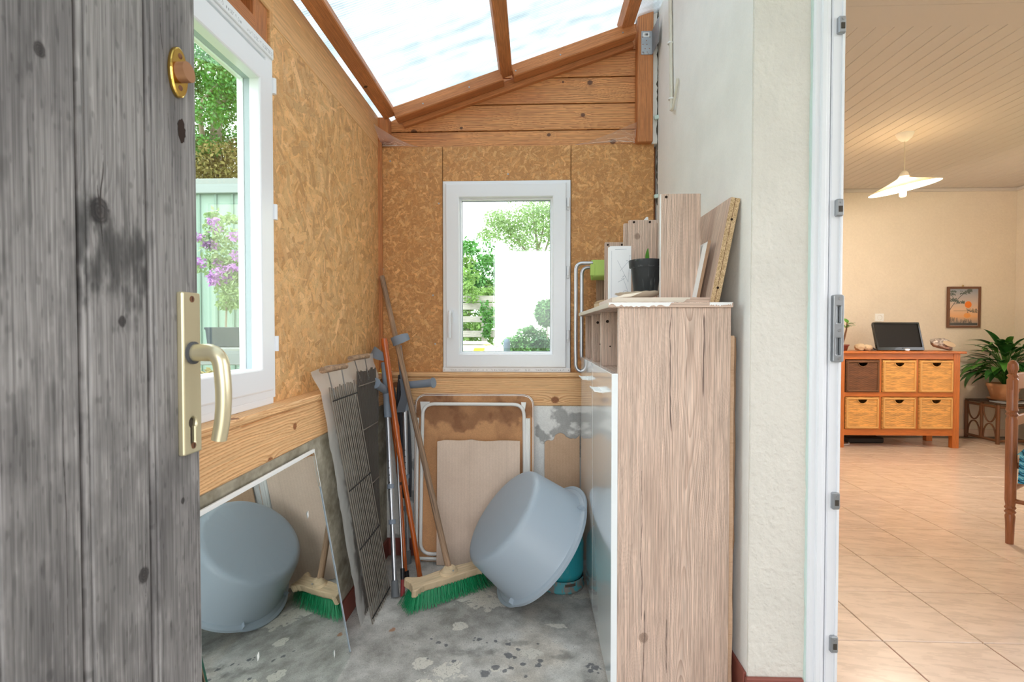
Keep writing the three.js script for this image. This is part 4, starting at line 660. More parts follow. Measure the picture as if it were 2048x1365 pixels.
// rattan table and peace lily in the corner
{
  const t = thing('rattan_table', 'low dark rattan side table with looped cane panels under the leafy plant', 'side table', [4.37, 0.07, -5.05]);
  const X0 = 4.17, X1 = 4.57, Z0 = -4.90, Z1 = -5.245, top = 0.425;
  part(t, 'table_top', span(X0 - 0.01, X1 + 0.01, top, top + 0.016, Z0 + 0.01, Z1 - 0.01, 0.004), std({ color: C('#46301f'), roughness: 0.4 }));
  for (const [x, z] of [[X0, Z0], [X0, Z1], [X1, Z0], [X1, Z1]]) part(t, 'leg', rod([x, 0.07, z], [x, top, z], 0.016), M.rattan);
  part(t, 'middle_upright', rod([X0, 0.09, (Z0 + Z1) / 2], [X0, top, (Z0 + Z1) / 2], 0.013), M.rattan);
  for (const [a, b] of [[[X0, Z0], [X0, Z1]], [[X0, Z0], [X1, Z0]]]) for (const y of [0.10, top - 0.02]) part(t, 'rail', rod([a[0], y, a[1]], [b[0], y, b[1]], 0.013), M.rattan);
  const zm = (Z0 + Z1) / 2; for (const [za, zb] of [[Z0, zm], [zm, Z1]]) for (const [yc, s] of [[top - 0.03, -1], [0.11, 1]]) { const p = []; for (let k = 0; k <= 14; k++) { const a = Math.PI * k / 14; p.push([X0, yc + s * 0.135 * Math.sin(a), (za + zb) / 2 + 0.068 * Math.cos(a)]); } part(t, 'cane_loop', tube(p, 0.007, 28, 6), M.rattan); }
  const m = thing('magazine', 'grey magazine lying on the rattan table', 'magazine', [4.30, 0.441, -4.93]); part(m, 'pages', extr([[-0.12, -0.07], [0.13, -0.09], [0.16, 0.05], [-0.1, 0.08]], 0.006, 0.001).rotateX(-Math.PI / 2).translate(4.30, 0.442, -4.95), std({ color: C('#aeb4bd'), roughness: 0.4 }));
  part(m, 'cover_print', extr([[-0.05, -0.03], [0.05, -0.04], [0.06, 0.0], [-0.05, 0.02]], 0.001).rotateX(-Math.PI / 2).translate(4.30, 0.4488, -4.94), M.black);
  const p = thing('peace_lily', 'bushy green peace lily in a clay pot on the rattan table', 'plant', [4.36, 0.448, -5.05]);
  part(p, 'saucer', lathe([[0, 0], [0.10, 0], [0.125, 0.018], [0.118, 0.018], [0.095, 0.006], [0, 0.006]], 32).translate(4.36, 0.4475, -5.07), M.terra);
  part(p, 'pot', lathe(potProfile(0.085, 0.118, 0.15, 0.03), 36).translate(4.36, 0.454, -5.07), M.terra, 'terracotta pot');
  part(p, 'soil', new THREE.CircleGeometry(0.11, 24).rotateX(-Math.PI / 2).translate(4.36, 0.585, -5.07), M.soil);
  const R = rng(6), mats = [M.leafDark, M.leafDark, M.leafMid, M.leafDark];
  for (let i = 0; i < 150; i++) {
    const a = R() * 6.283, up = R(), len = 0.16 + 0.10 * R(), st = 0.10 + 0.26 * up, out = 0.05 + 0.20 * (1 - up * 0.5) * R(), tilt = 0.35 + (1 - up) * 1.1 + 0.3 * R();
    let ox = Math.cos(a) * out, oz = Math.sin(a) * out * 0.7; const b = V(4.36 + ox, 0.58 + st, -5.04 + Math.max(-0.14, oz));
    if (b.x > 4.55) b.x = 4.55;
    const bl = blade(len, 0.05 + 0.02 * R(), 0.8 + 0.8 * R(), 0.3).rotateX(tilt).rotateY(Math.PI / 2 - a).translate(b.x, b.y, b.z); bl.computeBoundingBox(); if (bl.boundingBox.max.x > 4.60 || bl.boundingBox.min.z < -5.25) continue;
    const lf = part(p, 'leaf', bl, mats[i % 4]);
    part(lf, 'stalk', sweep([V(4.36, 0.58, -5.06), V(4.36 + ox * 0.3, 0.58 + st * 0.6, -5.05 + oz * 0.3), b], 0.003, 5), M.leafMid);
  }
}
// turned chair at the right edge of the frame
{
  const A = [2.296, -2.622], B = [2.69, -2.90], n = [0.577, 0.817], t = thing('dining_chair', 'turned brown wooden chair with a blue fan print cushion at the right edge', 'chair', [2.6, 0.07, -2.6]);
  const prof = [[0, 0], [0.021, 0], [0.024, 0.10], [0.027, 0.135], [0.022, 0.145], [0.031, 0.155], [0.022, 0.165], [0.031, 0.175], [0.024, 0.185], [0.029, 0.21], [0.031, 0.60], [0.026, 0.615], [0.033, 0.625], [0.026, 0.635], [0.033, 0.645], [0.028, 0.66], [0.030, 0.79], [0.022, 0.80], [0.030, 0.81], [0.020, 0.82], [0.029, 0.845], [0.026, 0.868], [0.013, 0.882], [0, 0.885]];
  for (const p of prof) p[0] *= 0.74;
  const post = toCreasedNormals(lathe(prof, 24), 0.5), leg = lathe(prof.slice(0, 11).concat([[0.031, 0.40], [0, 0.40]]).filter((p) => p[1] <= 0.40), 24), uvw = (g) => uvm(g, 'y', 1.2, 0.1);
  uvw(post); uvw(leg);
  const S = 0.42, F = (p) => [p[0] + n[0] * S, p[1] + n[1] * S];
  for (const p of [A, B]) piece(t, 'back_post', post, M.chair, p[0], 0.07, p[1]);
  for (const p of [F(A), F(B)]) piece(t, 'front_leg', leg, M.chair, p[0], 0.07, p[1]);
  const L = (p, q, y, r) => rod([p[0], y, p[1]], [q[0], y, q[1]], r);
  part(t, 'stretcher', L(A, F(A), 0.28, 0.011), M.chair); part(t, 'stretcher', L(B, F(B), 0.28, 0.011), M.chair); part(t, 'stretcher', L(A, B, 0.33, 0.012), M.chair); part(t, 'stretcher', L(F(A), F(B), 0.30, 0.011), M.chair);
  part(t, 'crest_rail', bar([A[0] - 0.02, 0.85, A[1] + 0.012], [B[0], 0.85, B[1]], 0.02, 0.08, 0.006), M.chair);
  part(t, 'back_rail', bar([A[0], 0.66, A[1]], [B[0], 0.66, B[1]], 0.016, 0.05, 0.006), M.chair);
  const q = (g) => { const m = new THREE.Matrix4().makeBasis(V((B[0] - A[0]), 0, (B[1] - A[1])).normalize(), V(0, 1, 0), V(n[0], 0, n[1])).setPosition((A[0] + B[0]) / 2, 0, (A[1] + B[1]) / 2); return g.applyMatrix4(m); };
  part(t, 'seat', q(span(-0.235, 0.235, 0.435, 0.465, -0.01, 0.45, 0.01)), M.chair);
  const cu = thing('seat_cushion', 'blue cushion with a fan pattern on the turned wooden chair', 'cushion', [2.62, 0.465, -2.6]);
  const pil = (u, v) => Math.pow(Math.max(0, 1 - Math.pow(Math.abs(u * 2 - 1), 6)) * Math.max(0, 1 - Math.pow(Math.abs(v * 2 - 1), 6)), 0.4);
  const topS = surf((u, v) => [-0.285 + 0.515 * u, 0.512 + 0.050 * pil(u, v), 0.46 - 0.43 * v], 24, 24), botS = surf((u, v) => [-0.285 + 0.515 * u, 0.512 - 0.044 * pil(u, v), 0.03 + 0.43 * v], 24, 24);
  uvp(topS, (x) => x * 7, (x, y, z) => z * 7); uvp(botS, (x) => x * 7, (x, y, z) => z * 7);
  part(cu, 'cover', q(join([topS, botS])), M.cushion);
  part(cu, 'skirt', q(surf((u, v) => [-0.285 - 0.02 * v, 0.512 - 0.13 * v, 0.04 + 0.42 * u + 0.004 * Math.sin(u * 30) * v], 30, 3)), (() => { const m = M.cushion.clone(); m.side = THREE.DoubleSide; return m; })(), 'hanging hem');
}
// ================================================================ the old plank door, standing open along the left wall
{
  const d = struct('door_2', 'weathered grey plank door standing open at the left', 'door', [-0.53, 0, -0.4]);
  const z1 = -0.795, bw = 0.107, x0 = -0.548, x1 = -0.51;
  for (let i = 0; i < 8; i++) {
    const za = z1 + i * bw, zb = za + bw - 0.0012, c = 0.005;
    // each board: a square edge over the tongue on one side, a quirk and bead on the other
    const bead = []; for (let k = 0; k <= 8; k++) { const q = k / 8 * Math.PI; bead.push([zb - 0.0046 + 0.0046 * Math.cos(q), x1 - 0.0046 + 0.0042 * Math.sin(q)]); }
    const g = extr([[za, x0], [zb, x0], [zb, x1 - 0.0075], ...bead, [zb - 0.0096, x1 - 0.0028], [zb - 0.0112, x1], [za + 0.0062, x1], [za + 0.0056, x1 - 0.0007], [za + 0.0056, x1 - 0.0075], [za, x1 - 0.0075]], 2.0, 0);
    // local (z, x, y) -> world
    g.applyMatrix4(new THREE.Matrix4().set(0, 1, 0, 0, 0, 0, 1, 0.02, 1, 0, 0, 0, 0, 0, 0, 1)); 
    uvp(g, (x, y) => (y - 0.55) / 1.3, (x, y, z) => (zb - z) / 0.11);
    const pk = part(d, 'plank', g, M.grey[i < 3 ? 2 - i : i % 3]);
    if (i) part(pk, 'tongue', span(x1 - 0.012, x1 - 0.0062, 0.02, 2.02, za - 0.0005, za + 0.0054, 0.0004), M.greyEdge, 'brown tongue in the joint');
  }
  part(d, 'ledge', span(-0.575, -0.548, 1.60, 1.72, -0.78, 0.05, 0.004), M.greyEdge); part(d, 'ledge', span(-0.575, -0.548, 0.25, 0.37, -0.78, 0.05, 0.004), M.greyEdge);
  // worn hole in the third board
  const R = rng(12), hp = []; for (let k = 0; k < 22; k++) { const a = k / 22 * 6.283; hp.push([0.0085 * Math.cos(a) * (0.75 + 0.5 * R()), 0.0165 * Math.sin(a) * (0.8 + 0.4 * R())]); }
  part(d, 'worn_hole', extr(hp, 0.0006).rotateY(Math.PI / 2).translate(-0.5098, 1.388, -0.757), M.hole, 'dark worn screw hole');
  // long plate with lever
  const P = part(d, 'lock_plate', extr(roundRect(-0.0205, 0.0205, -0.119, 0.119, 0.003), 0.005, 0.0025, [(() => { const h = []; for (let k = 0; k <= 14; k++) { const a = -0.9 + k / 14 * (Math.PI + 1.8); h.push([0.0085 * Math.cos(a), -0.073 + 0.0085 * Math.sin(a)]); } h.push([-0.0052, -0.099]); for (let k = 0; k <= 6; k++) { const a = Math.PI + k / 6 * Math.PI; h.push([0.005 * Math.cos(a), -0.102 + 0.005 * Math.sin(a)]); } h.push([0.0052, -0.099]); return h.reverse(); })()]).rotateY(Math.PI / 2).translate(-0.508, 1.036, -0.7615), M.champagne, 'long champagne metal lock plate');
  part(P, 'key_cylinder', span(-0.5105, -0.5065, 0.926, 0.976, -0.753, -0.770, 0.001), M.gapDark);
  for (const y of [1.145, 0.929]) { const s = part(P, 'screw', new THREE.CylinderGeometry(0.0048, 0.0048, 0.0016, 14).rotateZ(Math.PI / 2).translate(-0.5005, y, -0.7615), M.rust, 'rusty screw'); part(s, 'slot', cbox(0.0006, 0.006, 0.0012, 0.0001).translate(-0.4996, y, -0.7615), M.hole); }
  part(P, 'collar', new THREE.CylinderGeometry(0.0165, 0.0165, 0.004, 28).rotateZ(Math.PI / 2).translate(-0.499, 1.066, -0.7615), M.gasketDark);
  const pt = []; { const c = new THREE.CatmullRomCurve3([V(-0.502, 1.066, -0.7615), V(-0.485, 1.0665, -0.7615), V(-0.468, 1.065, -0.7605), V(-0.4585, 1.056, -0.7595), V(-0.4545, 1.035, -0.759), V(-0.4525, 1.005, -0.7585), V(-0.4545, 0.970, -0.7585), V(-0.4605, 0.938, -0.759)]); for (let k = 0; k <= 50; k++) pt.push(c.getPoint(k / 50)); }
  part(d, 'lever_handle', sweep(pt, 0.0115, 20, (k) => (k < 0.25 ? 0.0128 : 0.0118 - 0.0018 * (k - 0.25))), M.champagne, 'curved champagne lever handle');
  // oval brass plate with a stub of rusty spindle
  const el = []; for (let k = 0; k < 40; k++) { const a = k / 40 * 6.283; el.push([0.0185 * Math.cos(a), 0.0355 * Math.sin(a)]); }
  const b = part(d, 'knob_plate', extr(el, 0.003, 0.002).rotateY(Math.PI / 2).translate(-0.5085, 1.468, -0.747), M.brass, 'oval brass plate');
  part(b, 'spindle', sweep([V(-0.505, 1.468, -0.747), V(-0.497, 1.468, -0.747), V(-0.496, 1.468, -0.747), V(-0.4905, 1.4685, -0.747)], 0.0140, 24), M.rustKnob, 'rusty round stub');
  for (const y of [1.491, 1.446]) part(b, 'screw', lathe([[0, 0.0022], [0.0028, 0.0016], [0.0042, 0]], 12).rotateZ(-Math.PI / 2).translate(-0.5035, y, -0.747), M.rust);
}
// ================================================================ cabinet and what stands on it
{
  const zn = -1.525, zf = -2.47, t = thing('storage_cabinet', 'tall oak look cabinet with glossy white doors along the right wall', 'cabinet', [0.40, 0, -2.0]);
  const ok = (g, ax, ou, ov) => uvm(g, ax, 1.2, 0.6, ou, ov);
  // the side towards the camera: v across starts at its front edge
  part(t, 'side_panel', uvp(span(0.245, 0.562, 0.002, 1.163, zn, zn - 0.018, 0.0012), (x, y) => (y + 0.0) / 1.2, (x) => (x - 0.235) / 0.6), M.oak);
  part(t, 'side_panel', ok(span(0.245, 0.562, 0.002, 1.163, zf + 0.018, zf, 0.001), 'y', 0.2, 0.3), M.oak);
  part(t, 'back_panel', span(0.556, 0.562, 0.02, 1.16, zn - 0.018, zf + 0.018, 0.001), M.mdf);
  part(t, 'top', ok(span(0.216, 0.566, 1.163, 1.178, zn + 0.006, zf - 0.004, 0.0015), 'z', 0.1, 0.45), M.oak);
  part(t, 'shelf', ok(span(0.246, 0.556, 0.953, 0.969, zn - 0.018, zf + 0.018, 0.001), 'z', 0.4, 0.2), M.oak);
  for (const z of [-1.925, -2.21]) { const d = part(t, 'divider', ok(span(0.247, 0.556, 0.969, 1.163, z, z - 0.016, 0.001), 'y', 0.3, z), M.oak); const h = new THREE.CylinderGeometry(0.004, 0.004, 0.003, 10).rotateX(Math.PI / 2); part(d, 'screw_hole', h.clone().scale(1.4, 1.4, 1).translate(0.27, 1.13, z + 0.0005), M.hole); part(d, 'screw_hole', h.scale(0.7, 0.7, 1).translate(0.28, 1.04, z + 0.0005), M.hole); }
  part(t, 'plinth', ok(span(0.240, 0.258, 0.002, 0.055, zn - 0.018, zf + 0.018, 0.001), 'z', 0.1, 0.1), M.oak);
  part(t, 'bottom_shelf', ok(span(0.246, 0.556, 0.055, 0.07, zn - 0.018, zf + 0.018, 0.001), 'z', 0.1, 0.1), M.oak);
  for (const [a, b] of [[zn + 0.002, -1.995], [-1.9985, zf - 0.002]]) {
    const d = part(t, 'door', span(0.2265, 0.2445, 0.045, 0.974, a, b, 0.0012), M.gloss, 'glossy white door');
    const zc = a > -1.6 ? -1.79 : -2.215, g = extr([[0, 0], [-0.026, 0.0035], [-0.028, 0.009], [-0.0255, 0.0095], [-0.02, 0.006], [0, 0.006]], 0.13, 0).translate(0.2265, 0.895, zc - 0.065);
    part(d, 'handle', g, M.white, 'white bar handle');
  }
  // laminate torn from the front edge of the top
  const R = rng(71), torn = (x0, x1, y0, y1, z) => { const p = [], n = 26; for (let i = 0; i <= n; i++) p.push([x0 + (x1 - x0) * i / n, y1]); for (let i = n; i >= 0; i--) p.push([x0 + (x1 - x0) * i / n, y1 - (y1 - y0) * (0.25 + 0.75 * Math.pow(R(), 0.7)) * (i > n - 2 ? 0.1 : 1)]); return extr(p, 0.001).translate(0, 0, z); };
  part(t, 'torn_edging', torn(0.217, 0.40, 1.1635, 1.1775, zn + 0.006), M.white, 'pale torn edging'); part(t, 'torn_edging', torn(0.50, 0.565, 1.166, 1.1775, zn + 0.006), M.white);
  part(t, 'front_edging', span(0.2145, 0.2165, 1.1635, 1.1775, zn + 0.005, zf, 0.0005), std({ color: C('#cfc3b2'), roughness: 0.7 }));
}
{
  const t = thing('shelf_plank', 'flat plank with torn pale edging lying on the cabinet top', 'plank', [0.38, 1.178, -1.72]);
  part(t, 'plank', uvm(span(0.232, 0.516, 1.1785, 1.1945, -1.56, -1.86, 0.001), 'x', 1.2, 0.6, 0.1, 0.33), M.oak);
  const R = rng(33), p = []; for (let i = 0; i <= 24; i++) p.push([0.232 + 0.225 * i / 24, 1.1940]); for (let i = 24; i >= 0; i--) p.push([0.232 + 0.225 * i / 24, 1.1788 + 0.003 * R() + (i > 22 ? 0.008 : 0)]);
  part(t, 'torn_edging', extr(p, 0.001).translate(0, 0, -1.5598), std({ color: C('#e0d6c6'), roughness: 0.8 }));
  part(t, 'paper_flake', extr([[0, 0], [0.05, 0.004], [0.085, 0.02], [0.03, 0.012]], 0.0008).rotateX(-0.5).translate(0.245, 1.1955, -1.60), std({ color: C('#ece0cc'), roughness: 0.9 }), 'curled cream flake');
}
function standPlank(label, x0, x1, y0, y1, z, th, ou, ov, holes, rot = 0, edge) {
  const t = thing('cut_plank', label, 'plank', [(x0 + x1) / 2, y0, z], 'offcut planks standing on the cabinet');
  const g = uvp(span(x0, x1, y0, y1, z, z - th, 0.0012), (x, y) => y / 1.2 + ou, (x) => x / 0.6 + ov); part(t, 'board', g, M.oak);
  for (const [x, y] of holes) part(t, 'dowel_hole', new THREE.CylinderGeometry(0.0042, 0.0042, 0.002, 12).rotateX(Math.PI / 2).translate(x, y, z + 0.0003), M.hole);
  if (edge) part(t, 'edge_strip', span(x0 - 0.0012, x0, y0, y1, z - 0.001, z - th + 0.001, 0.0003), M.white);
  return t;
}
standPlank('tallest upright oak look plank beside the black plant pot', 0.394, 0.514, 1.1955, 1.517, -1.65, 0.016, 0.30, 0.52, [[0.409, 1.507]], 0, true);
standPlank('upright oak look plank with two dowel holes just behind the plant pot', 0.350, 0.450, 1.1785, 1.499, -1.95, 0.016, 0.55, 0.2, [[0.368, 1.491], [0.425, 1.491]]);
standPlank('narrow upright plank edging out behind the one with two dowel holes', 0.338, 0.462, 1.1785, 1.494, -1.985, 0.016, 0.15, 0.7, []);
standPlank('shortest upright plank behind the white paper booklet', 0.297, 0.385, 1.1785, 1.46, -2.20, 0.016, 0.45, 0.85, [[0.309, 1.449], [0.366, 1.449]]);
{
  const t = thing('white_offcut', 'white triangular offcut peeking over the upright planks', 'offcut', [0.42, 1.1785, -2.03]);
  part(t, 'board', extr([[0.39, 1.1785], [0.46, 1.1785], [0.435, 1.525], [0.428, 1.525], [0.40, 1.49]], 0.006, 0.001).translate(0, 0, -2.03), M.white);
}
{
  // chipboard panel leaning on the render
  const t = thing('chipboard_panel', 'thick chipboard panel with a raw edge leaning on the white wall', 'panel', [0.54, 1.178, -1.75]);
  const a = Math.atan2(0.583 - 0.524, 1.489 - 1.185), H = 0.308, th = 0.028, L = 0.42;
  const place = (g) => g.rotateZ(-a).translate(0.512, 1.180, -1.555);
  part(t, 'core', place(uvm(span(0.001, th - 0.001, 0.0, H, 0, -L, 0.001), 'y', 0.35, 0.18), 0), M.chip, 'raw chipboard edge');
  part(t, 'laminate', place(uvm(span(-0.0005, 0.001, 0.0, H, -0.001, -L, 0.0003), 'y', 1.2, 0.6, 0.2, 0.6)), M.oak, 'oak look laminate face');
  part(t, 'glue_line', place(span(th * 0.45, th * 0.45 + 0.0012, 0.001, H - 0.001, 0.0006, -0.001, 0.0002)), M.rust, 'dark line between two boards');
  for (const y of [0.045, 0.245]) part(t, 'dowel_hole', place(new THREE.CylinderGeometry(0.0035, 0.0035, 0.002, 12).rotateX(Math.PI / 2).translate(th / 2, y, 0.0003)), M.hole);
}
{
  const t = thing('thin_board', 'small thin white board leaning against the chipboard', 'board', [0.5, 1.195, -1.68]);
  const g = (a, m, n, l) => part(t, n, a.rotateZ(-0.19).translate(0.487, 1.1965, -1.60), m, l);
  g(extr([[0.002, 0], [0.003, 0.165], [0.005, 0.172]].concat([[0.0085, 0.172], [0.0085, 0]]), 0.18, 0).translate(0, 0, -0.18), M.white, 'board');
  g(span(0.0005, 0.0095, 0, 0.173, 0.0015, 0, 0.0004), M.pole, 'edge', 'wooden edge');
}
{
  const t = thing('paper_booklet', 'white paper instruction booklet with line drawings leaning on the planks', 'booklet', [0.31, 1.1785, -1.89]);
  const draw = canvasTex(256, 512, (g, w, h) => { g.fillStyle = '#f4f5f8'; g.fillRect(0, 0, w, h); g.strokeStyle = '#8890a0'; g.fillStyle = '#8890a0'; g.lineWidth = 2; for (const [a, b, c, d] of [[20, 40, 20, 500], [60, 30, 200, 26], [90, 120, 220, 300], [220, 300, 240, 90], [150, 250, 240, 420], [120, 210, 220, 130], [100, 300, 180, 270]]) { g.beginPath(); g.moveTo(a, b); g.lineTo(c, d); g.stroke(); } g.beginPath(); g.arc(190, 420, 48, 3, 6.4); g.stroke(); g.beginPath(); g.arc(190, 420, 30, 3, 6); g.stroke(); for (const [x, y] of [[170, 240], [180, 255], [160, 250], [200, 120], [235, 80], [140, 270], [185, 405], [205, 400]]) g.fillRect(x, y, 10, 5); g.fillStyle = '#5c6a9a'; g.fillRect(14, 458, 8, 34); });
  for (let k = 0; k < 3; k++) part(t, k ? 'page' : 'cover', uvp(span(0.272 - 0.003 * k, 0.346, 1.1786, 1.394 - 0.002 * k, -0.0025 * k, -0.002 - 0.0025 * k, 0.0003).rotateX(0).translate(0, 0, -1.88), (x) => (x - 0.272) / 0.074, (x, y) => (y - 1.1786) / 0.2154), k ? M.white : std({ map: draw, roughness: 0.8 }));
}
{
  const t = thing('shell_dish', 'cream scalloped dish under the black plant pot', 'dish', [0.345, 1.195, -1.72]);
  const g = surf((u, v) => { const a = u * 6.2832, r = v * (0.078 + 0.0022 * Math.cos(a * 17) * v); return [r * Math.cos(a), 0.001 + 0.021 * v * v * (1 + 0.02 * Math.cos(a * 17)), r * 0.8 * Math.sin(a)]; }, 136, 8), b = surf((u, v) => { const a = -u * 6.2832, r = v * (0.078 + 0.0022 * Math.cos(a * 17) * v); return [r * Math.cos(a), 0.0 + 0.0195 * v * v * (1 + 0.02 * Math.cos(a * 17)), r * 0.8 * Math.sin(a)]; }, 136, 8);
  part(t, 'dish', join([g, b]).rotateZ(0.04).translate(0.345, 1.1985, -1.725), std({ color: C('#f6eddc'), roughness: 0.5, side: THREE.DoubleSide }));
  const p = thing('plant_pot', 'small black plastic plant pot with one green shoot on the cabinet', 'plant pot', [0.366, 1.2, -1.73]);
  part(p, 'pot', lathe([[0, 0], [0.038, 0], [0.047, 0.076], [0.0525, 0.078], [0.0545, 0.101], [0.052, 0.102], [0.0465, 0.08], [0.037, 0.004], [0, 0.004]], 40).translate(0.366, 1.2225, -1.735), (() => { const q = dataTex(256, 128, (u, v, o) => { const n = fbm(u * 30, v * 14, 4), k = sst(0.56, 0.75, n); o[0] = mix(40, 120, k * 0.6); o[1] = mix(43, 122, k * 0.6); o[2] = mix(46, 122, k * 0.6); }); return std({ map: q, roughness: 0.6 }); })());
  part(p, 'soil', new THREE.CircleGeometry(0.049, 24).rotateX(-Math.PI / 2).translate(0.366, 1.312, -1.735), M.soil);
  part(p, 'leaf', blade(0.052, 0.017, 0.5, 0.2).rotateY(0.5).rotateX(-0.15).rotateZ(0.15).translate(0.371, 1.311, -1.72), M.leaf, 'upright green leaf');
  const R = rng(9); for (let i = 0; i < 6; i++) part(p, 'sprout', blade(0.022 + 0.014 * R(), 0.006, 1.2, 0.2).rotateX(0.7).rotateY(R() * 6.28).translate(0.366 + (R() - 0.5) * 0.07, 1.312, -1.71 + 0.03 * (R() - 0.5)), M.leafMid);
}
{
  const t = thing('folding_stool', 'folded white tube stool with lime green seat fabric behind the cabinet', 'stool', [0.36, 0.893, -2.50]);
  const loop = (x0, x1, y0, y1, z, r) => bentTube([[x0, y0, z], [x0, y1, z], [x1, y1, z], [x1, y0, z]], r, 0.035, 12, true);
  part(t, 'frame', loop(0.203, 0.545, 0.9045, 1.412, -2.495, 0.0085), M.alu, 'white metal tube frame'); part(t, 'frame', loop(0.232, 0.530, 0.945, 1.394, -2.515, 0.0085), M.alu, 'inner tube frame');
  part(t, 'seat_fabric', surf((u, v) => { const a = v * 2 * Math.PI, k = Math.sin(a); return [0.278 + 0.20 * u + 0.006 * k, v < 0.5 ? 1.425 - 0.18 * v : 1.335 + 0.19 * (v - 0.5), v < 0.5 ? -2.482 + 0.004 * Math.sin(u * 7) : -2.532]; }, 12, 16), (() => { const m = M.green.clone(); m.side = THREE.DoubleSide; return m; })(), 'lime green cloth');
  part(t, 'seat_fold', span(0.268, 0.29, 1.352, 1.405, -2.478, -2.486, 0.004), M.green);
  const b = thing('old_batten', 'narrow weathered batten standing below the lime green fabric', 'batten', [0.326, 0.893, -2.56]);
  part(b, 'batten', uvm(span(0.305, 0.352, 0.894, 1.40, -2.548, -2.568, 0.002), 'y', 1.4, 0.1), M.pole);
  const k = thing('wood_block', 'small pine block on the far end of the cabinet', 'block', [0.30, 1.178, -2.32]); part(k, 'block', uvm(span(0.272, 0.33, 1.1785, 1.215, -2.30, -2.36, 0.002), 'x', 0.5, 0.15), M.block); part(k, 'chip', extr([[0, 0], [0.045, 0.004], [0.05, 0.016], [0.015, 0.009]], 0.004).translate(0.266, 1.216, -2.31), M.block);
}
for (const [label, x0, x1, z0, z1, h, m, sd] of [['tall flattened brown cardboard wedged between cabinet and wall', 0.567, 0.579, -1.545, -2.40, 1.083, M.cardB, 1], ['lower torn cardboard strip against the wall behind the cabinet', 0.581, 0.587, -1.555, -2.35, 1.078, M.cardDark, 2]]) {
  const t = thing('cardboard_sheet', label, 'cardboard', [(x0 + x1) / 2, 0, -1.95]);
  const R = rng(sd), p = [[z0, 0.002]]; for (let i = 1; i < 20; i++) p.push([z0 + (R() - 0.5) * 0.008 - (sd === 2 && i < 9 ? 0.01 : 0), h * i / 20]); p.push([z0, h], [z1, h - 0.01], [z1, 0.002]);
  part(t, 'sheet', uvm(extr(p, x1 - x0, 0.001).rotateY(-Math.PI / 2).translate(x1, 0, 0), 'y', 0.6), m);
}
// ================================================================ things along the left wall and in the corner
{
  // mirror: glass with silvered face on a thin board, leaning on the sill wall
  const t = thing('mirror', 'large frameless mirror leaning against the low cement wall', 'mirror', [-0.65, 0, -1.4]);
  const n = V(0.721, 0.081, 0).normalize(), off = (p, k) => [p[0] + n.x * k, p[1] + n.y * k, p[2]];
  const slab = (TR, TL, BL, BR, a, b) => { const f = [TR, TL, BL, BR].map((p) => off(p, a)), k = [TR, TL, BL, BR].map((p) => off(p, b)); const F = [[f[0], f[1], f[2], f[3]], [k[3], k[2], k[1], k[0]]]; for (let i = 0; i < 4; i++) { const j = (i + 1) % 4; F.push([f[j], f[i], k[i], k[j]]); } return F; };
  const TR = [-0.692, 0.721, -1.643], BR = [-0.611, 0.001, -1.741], TL = [-0.692, 0.721, -0.985], BL = [-0.611, 0.001, -1.085];
  const S = slab(TR, TL, BL, BR, 0, -0.005);
  part(t, 'glass_body', quads(S.slice(1)), M.glassEdge, 'green glass edge'); part(t, 'mirror_face', quads([S[0]]), M.mirror, 'reflecting face');
  part(t, 'backing_board', quads(slab([TR[0], TR[1] - 0.003, TR[2] + 0.004], [TL[0], TL[1] - 0.003, TL[2] - 0.006], [BL[0], BL[1], BL[2] - 0.012], [BR[0], BR[1], BR[2] + 0.004], -0.006, -0.014)), M.mdf);
  for (const [y, z, s] of [[0.546, -1.551, 1], [0.083, -1.618, 1.1], [0.328, -1.212, 0.9]]) { const x = TR[0] + (0.721 - y) * 0.1125 + 0.0006; part(t, 'sticker', quads([[[x - 0.0112 * 0.0001, y + 0.011 * s, z - 0.004], [x, y + 0.006 * s, z + 0.006], [x + 0.0012, y - 0.011 * s, z + 0.004], [x, y - 0.006 * s, z - 0.006]].reverse()]), M.white, 'white paper flake'); }
  const c = n.clone().multiplyScalar(0.0015);
  part(t, 'edge_tape', bar([TR[0] + c.x, TR[1] - 0.003, TR[2]], [TL[0] + c.x, TL[1] - 0.003, TL[2]], 0.011, 0.007, 0.001, [1, 0, 0]), M.white, 'white tape along the top');
  const m = (k, dz = 0) => [TR[0] + (BR[0] - TR[0]) * k + c.x, TR[1] + (BR[1] - TR[1]) * k, TR[2] + (BR[2] - TR[2]) * k + dz];
  part(t, 'edge_tape', quads([[m(0, 0.004), m(0), m(0.17), m(0.17, 0.004)].map((p) => [p[0] + 0.0018, p[1], p[2]]).reverse()]), M.white); part(t, 'edge_strip', bar(m(0.17), m(0.98), 0.0022, 0.003, 0.0005), M.gasket, 'dark bevelled side edge');
}
{
  const t = thing('yellow_knob', 'tiny yellow knob on the sill behind the grill racks', 'knob', [-0.722, 0.893, -2.52]); part(t, 'dome', lathe([[0, 0.022], [0.008, 0.02], [0.012, 0.012], [0.012, 0]], 16).translate(-0.722, 0.8935, -2.52), std({ color: C('#e8b92e'), roughness: 0.5 }));
}
